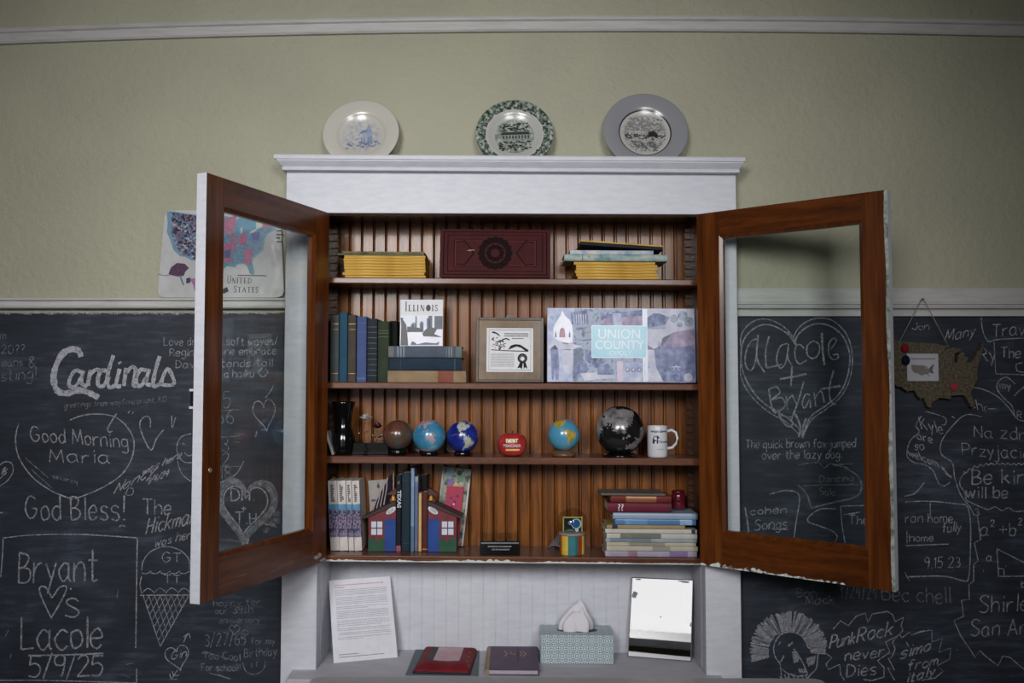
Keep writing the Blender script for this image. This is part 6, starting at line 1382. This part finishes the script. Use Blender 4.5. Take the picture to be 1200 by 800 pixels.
def deco2(mb, r, M_):
    rr = random.Random(5)
    for i in range(54):
        a_ = 2 * pi * i / 54 + rr.uniform(-.04, .04); q_ = rr.uniform(.76, .95)
        for _ in range(3):
            x, y = q_ * r * cos(a_), q_ * r * sin(a_); s_ = rr.uniform(.02, .055) * r
            e = .0185 + (q_ - .76) * .026
            pq(mb, M_, [(x + s_ * rr.uniform(.4, 1.2) * cos(2 * pi * j / 6), y + s_ * rr.uniform(.4, 1.2) * sin(2 * pi * j / 6)) for j in range(6)], rr.choice((0, 0, 1)), e); q_ = rr.uniform(.76, .95)
    scene_blobs(mb, M_, r, 8, 60, 0, .12, .38, .36, .02, .05); scene_blobs(mb, M_, r, 9, 70, 0, -.42, -.16, .40, .02, .05); scene_blobs(mb, M_, r, 10, 20, 1, -.40, .30, .40, .02, .05)
    pq(mb, M_, [(-.34 * r, -.10 * r), (-.34 * r, .04 * r), (.40 * r, .04 * r), (.40 * r, -.10 * r)], 2, .0064); pq(mb, M_, [(-.38 * r, .04 * r), (-.30 * r, .12 * r), (.34 * r, .12 * r), (.44 * r, .04 * r)], 0, .0065)
    for i in range(9): x = -.30 + i * .08; pq(mb, M_, [(x * r, -.08 * r), (x * r, .02 * r), ((x + .035) * r, .02 * r), ((x + .035) * r, -.08 * r)], 0, .0067)
    return [flatmat('343C3A', .3, .4), flatmat('4E6A5A', .3, .4), flatmat('8E928E', .3, .4)]
plate('white plate with a dark green transfer rim, the middle of the three plates', 603, 151.5, 46.2, 17, 2, radmat('green_rim_glaze', [(0, 'B4B6B2'), (.44, 'C4BEBC'), (.455, 'C6C4C0')], nz=(75, [(.40, '2C3A34'), (.50, '6A7A70'), (.60, 'B4B8B2')], [(0, (.55, .55, .55)), (.31, (0, 0, 0)), (.455, (1, 1, 1))])), deco2)
def deco3(mb, r, M_):
    scene_blobs(mb, M_, r, 13, 90, 2, .05, .42, .40, .02, .06); scene_blobs(mb, M_, r, 14, 60, 0, -.16, -.04, .46, .015, .04); scene_blobs(mb, M_, r, 15, 60, 1, -.46, -.22, .30, .02, .05)
    pq(mb, M_, [(.08 * r, -.08 * r), (.08 * r, .02 * r), (.20 * r, .08 * r), (.30 * r, .0 * r), (.30 * r, -.08 * r)], 0, .0068)
    scene_blobs(mb, M_, r, 16, 16, 0, -.04, .10, .52, .012, .03)
    return [flatmat('2E2E30', .3, .4), flatmat('68686A', .3, .4), flatmat('8A8A8C', .3, .4)]
plate('large grey plate with a dark ring and engraved landscape, right of the three plates', 756.5, 149, 50.6, 16, -3, radmat('grey_glaze', [(0, 'BEBEBC'), (.395, '3A3638'), (.415, '8A8A90'), (.423, '8E9096'), (.668, '6A6658')], nz=(110, [(.36, '5A5A5A'), (.5, '9A9A98'), (.62, 'BEBEBC')], [(0, (.8, .8, .8)), (.33, (.3, .3, .3)), (.36, (0, 0, 0))])), deco3)

# ------------------------------------------------------------------ map poster on the left rail
USA = [(-124.7, 48.4), (-122.8, 49), (-110, 49), (-95.2, 49), (-92.5, 48.4), (-89.6, 48), (-92, 46.7), (-88, 47.4), (-84.8, 46.7), (-84.7, 45.9), (-87.6, 45.2), (-87.9, 43), (-87.5, 41.7), (-86.4, 42.3), (-86.3, 44.5), (-84.8, 45.7), (-83.4, 45.2), (-83.8, 43.8), (-82.5, 43.8), (-82.5, 42.5), (-83.3, 41.7), (-81, 41.8), (-78.9, 42.9), (-79, 43.3), (-76.5, 43.5), (-75, 45), (-71.5, 45), (-70.3, 46.3), (-69.2, 47.4), (-68, 47.2), (-67, 44.9), (-70, 43.8), (-70.8, 42.8), (-70, 41.7), (-74, 40.6), (-75.3, 38.5), (-76, 36.9), (-75.6, 35.3), (-78, 33.9), (-81, 32), (-81.4, 30.5), (-80.1, 27), (-80.4, 25.3), (-81.8, 26), (-82.8, 28), (-84, 30), (-86, 30.4), (-89.5, 30.2), (-89.3, 29.1), (-91, 29.3), (-94, 29.7), (-97.2, 27.8), (-97.4, 25.9), (-99.2, 26.5), (-101.4, 29.8), (-103, 29), (-104.7, 29.8), (-106.5, 31.8), (-108.2, 31.8), (-111, 31.3), (-114.8, 32.6), (-117.1, 32.5), (-120.6, 34.5), (-122.4, 37.5), (-124.3, 40.3), (-124, 44)]
def usa(x0, x1, z0, z1):
    pts = [((lo + 96) * .77, la - 37.5 + .0045 * ((lo + 96) * .77) ** 2) for lo, la in USA]
    ax, bx_ = min(p_[0] for p_ in pts), max(p_[0] for p_ in pts); az, bz = min(p_[1] for p_ in pts), max(p_[1] for p_ in pts)
    return [(x0 + (p_[0] - ax) / (bx_ - ax) * (x1 - x0), z0 + (p_[1] - az) / (bz - az) * (z1 - z0)) for p_ in pts]
Yp = -.026; corners = [P(183.5, 348.3, Yp), P(332, 348.3, Yp), P(328.5, 247, -.0105), P(192.5, 246.5, -.0105)]
zrl = a0 + .001; 
xa_, xb_ = corners[0].x, corners[1].x; xc = (xa_ + xb_) / 2; hp_ = (corners[3].z - zrl) ; ln = math.degrees(math.atan2(.012, hp_))
o = thing('map_poster', 'laminated United States map board standing on the left chalk rail behind the open door', 'map', (xc, -.019, zrl + .0012), (-R(ln), 0, 0))
tw, bw = (corners[2].x - corners[3].x) / 2, (xb_ - xa_) / 2; sh_ = (corners[2].x + corners[3].x) / 2 - xc
pts = []
def rc(px_, pz_, dx, dz, r_=.022, n=6):
    for i in range(n + 1): a_ = pi / 2 * i / n; pts.append((px_ + dx * r_ * (1 - sin(a_)) if True else 0, pz_ + dz * r_ * (1 - cos(a_))))
Hh = hp_
pts = [(-bw + .02, 0), (bw - .02, 0), (bw - .006, .006), (bw, .02), (sh_ + tw, Hh - .02), (sh_ + tw - .006, Hh - .006), (sh_ + tw - .02, Hh), (sh_ - tw + .02, Hh), (sh_ - tw + .006, Hh - .006), (sh_ - tw, Hh - .02), (-bw, .02), (-bw + .006, .006)]
t = NT('laminated_board'); nz = t.noise(t.coord((1, 1, 1)), 30, 3, .5); t.base(t.ramp(nz, [(.3, 'B9B9BC'), (.7, 'C4C4C6')])); t.bump(t.noise(t.coord(), 14, 2), .25, .01); M_LAM = t.set(.16, .5)
MB().prism(pts, 0, .004, 'y').build('board', M_LAM, o)
p = PR(0)
def Lp(px_, py_): return (PX(px_, py_, -.019) - xc, (348.3 - py_) / (348.3 - 246.5) * Hh)
x0_, z1_ = Lp(199, 249); x1_, z0_ = Lp(325, 322)
M_STW = vorimat('western_states', [(0, '6A5A78'), (.18, '5E7A94'), (.34, '2A3048'), (.48, '84606E'), (.6, '4A5E7E'), (.74, '1C1E28'), (.86, '9AA4B0')], 170, .3, .4, 0, .5)
M_STE = vorimat('eastern_states', [(0, '5A7E9C'), (.3, '4E8098'), (.5, 'A05A7E'), (.68, '56688E'), (.82, '7E6A80'), (.92, '4E8EA0')], 26, .25, .5, .2, .3)
up = usa(x0_, x1_, z0_, z1_)
xm = Lp(240, 300)[0]
sea = [(q_[0] + (q_[0] - (x0_ + x1_) / 2) * .06 + (.0 if q_[0] > xm else -.004), q_[1] + (.004 if q_[1] > (z0_ + z1_) / 2 else -.003)) for q_ in up]
p.poly(sea, flatmat('6A8EA6', .3, .4), 0)
def clip(poly, xlim, keep_left):
    out = []; n = len(poly)
    for i in range(n):
        a_, b_ = poly[i], poly[(i + 1) % n]; ia, ib = ((a_[0] < xlim) == keep_left), ((b_[0] < xlim) == keep_left)
        if ia: out.append(a_)
        if ia != ib: t_ = (xlim - a_[0]) / (b_[0] - a_[0]); out.append((xlim, a_[1] + t_ * (b_[1] - a_[1])))
    return out
p.poly(clip(up, xm, True), M_STW, 1); p.poly(clip(up, xm, False), M_STE, 1)
lk = [Lp(*q_) for q_ in ((276, 258), (282, 252), (292, 253), (299, 260), (299, 268), (292, 271), (284, 266), (278, 268))]; p.poly(lk, flatmat('4E88A4', .3, .4), 2)
for pts_, hx in (([(263, 256), (276, 252), (275, 268), (268, 269)], '9E5A78'), ([(281, 275), (288, 274), (288, 288), (281, 287)], '9E4A74'), ([(294, 273), (304, 272), (303, 282), (295, 281)], '48508A'), ([(285, 293), (296, 291), (294, 308), (287, 311)], 'A0567A'), ([(262, 294), (270, 292), (269, 302), (262, 302)], '3E4A7A'), ([(306, 262), (319, 259), (317, 266), (308, 269)], '9A6A88')): p.poly([Lp(*q_) for q_ in pts_], flatmat(hx, .3, .4, 0, .2, 80), 3)
al = [(197, 321), (200, 313), (207, 308), (216, 309), (221, 314), (217, 318), (215, 323), (209, 324), (203, 323)]; p.poly([Lp(*q_) for q_ in al], flatmat('4E3450', .3, .4, 0, .35, 120), 1); p.stroke([Lp(185, 321), Lp(192, 323), Lp(200, 322)], .002, flatmat('5A5A70'), 1); p.stroke([Lp(211, 324), Lp(213, 329), Lp(215, 334)], .005, flatmat('5A7E86'), 1)
for pts_, hx in (([(218, 326), (223, 325), (223, 331), (218, 332)], '2E2E56'), ([(222, 327), (231, 325), (232, 341), (228, 341), (226, 333)], '96688A')): p.poly([Lp(*q_) for q_ in pts_], flatmat(hx, .3, .4), 1)
p.k = 3; M_PT = flatmat('3A3640', .4, .4); q_ = Lp(266, 332); serif(p, 'UNITED', q_[0], q_[1], .018, .027, M_PT, .12); q_ = Lp(274, 342.5); serif(p, 'STATES', q_[0], q_[1], .018, .022, M_PT, .12)
for i in range(5): q_ = Lp(323, 267 + i * 4.2); p.rect(q_[0], q_[1], q_[0] + .012 + .006 * (i % 3), q_[1] + .003, M_INK2, 3)
p.poly([Lp(*w_) for w_ in ((258, 340), (266, 336), (268, 341), (262, 344))], M_INK2, 3); p.stroke([Lp(278, 322.5), Lp(312, 323)], .003, flatmat('7A5A66'), 3)
p.build('map_print', o)
# ------------------------------------------------------------------ cork map on the right board
Yk = BY - .022
o = thing('cork_map', 'brown cork board cut to the United States outline hanging on the right chalkboard', 'pin board', (PX(1095, 478, Yk), Yk, PZ(478.5, Yk)))
ox, oz = o.location.x, o.location.z
def K(px_, py_): q_ = P(px_, py_, Yk); return (q_.x - ox, q_.z - oz)
k0 = K(1036, 478.5); k1 = K(1153.5, 396); uk = usa(0, 1, k0[1], k1[1])
def wu(u):
    for (a_, xa2), (b_, xb2) in (((0, 1036), (.457, 1088)), ((.457, 1088), (.768, 1141)), ((.768, 1141), (1.001, 1154))):
        if u <= b_: return K(xa2 + (u - a_) / (b_ - a_) * (xb2 - xa2), 440)[0]
uk = [(wu(p_[0]), p_[1]) for p_ in uk]
M_CORK = noisemat('cork', [(.3, '38332A'), (.5, '534C40'), (.7, '685F50')], 120, 6, .9, .1)
MB().prism(uk, 0, .018, 'y').build('board', M_CORK, o, .001)
p = PR(0); p.rect(*K(1063.3, 446.2), *K(1099.3, 414.3), flatmat('A4A4AC', .7, .2, 0, .03), 0); cd_ = p
g0 = K(1068, 441); g1 = K(1094.5, 427); p.poly(usa(g0[0], g1[0], g0[1], g1[1]), flatmat('6E6A64', .7, .2), 1); q0 = K(1067, 421); q1 = K(1096, 419.5); p.rect(q0[0], q0[1], q1[0], q1[1], flatmat('74747C'), 1)
p.poly([K(1089, 431), K(1094, 426), K(1092.5, 434), K(1094.5, 437.5), K(1090, 437)], flatmat('4E525C'), 2)
p.build('paper_card', o)
tag(p.mb and o) if False else None
mb = MB(); hx0, hz0 = K(1117.5, 456); S = 5.2 / 372
mb.prism([(hx0 + S * sin(a_) ** 3, hz0 + S * (13 * cos(a_) - 5 * cos(2 * a_) - 2 * cos(3 * a_) - cos(4 * a_)) / 15 + .008) for a_ in [2 * pi * i / 24 for i in range(24)]], -.004, 0, 'y'); mb.build('heart_pin', flatmat('8E2A3A', .4, .4), o)
for (x_, y_, hx, r_) in ((1059.5, 408, '7A1620', .014), (1060.5, 422, '10142E', .016)):
    q_ = K(x_, y_); MB().sphere((q_[0], -.006, q_[1]), r_, 0, 14, 9, None, (.8, .6, 1)).build('pom_pom', cloth(hx, hx, 200, .9), o)
nl = P(1080.5, 350.5, -.034)
st_ = [K(1053, 402), (nl.x - ox, nl.z - oz), K(1113, 409)]
MB().tube([(st_[0][0], -.001, st_[0][1]), (st_[1][0] - .003, nl.y - Yk - .004, st_[1][1])], .0012, 6).tube([(st_[2][0], -.001, st_[2][1]), (st_[1][0] + .003, nl.y - Yk - .004, st_[1][1])], .0012, 6).build('hanging_string', flatmat('8A8680', .8, .1), o)
MB().tube([(nl.x - ox, nl.y - Yk + .004, nl.z - oz), (nl.x - ox, nl.y - Yk - .010, nl.z - oz)], .0022, 8).build('nail', M_IRON, o)
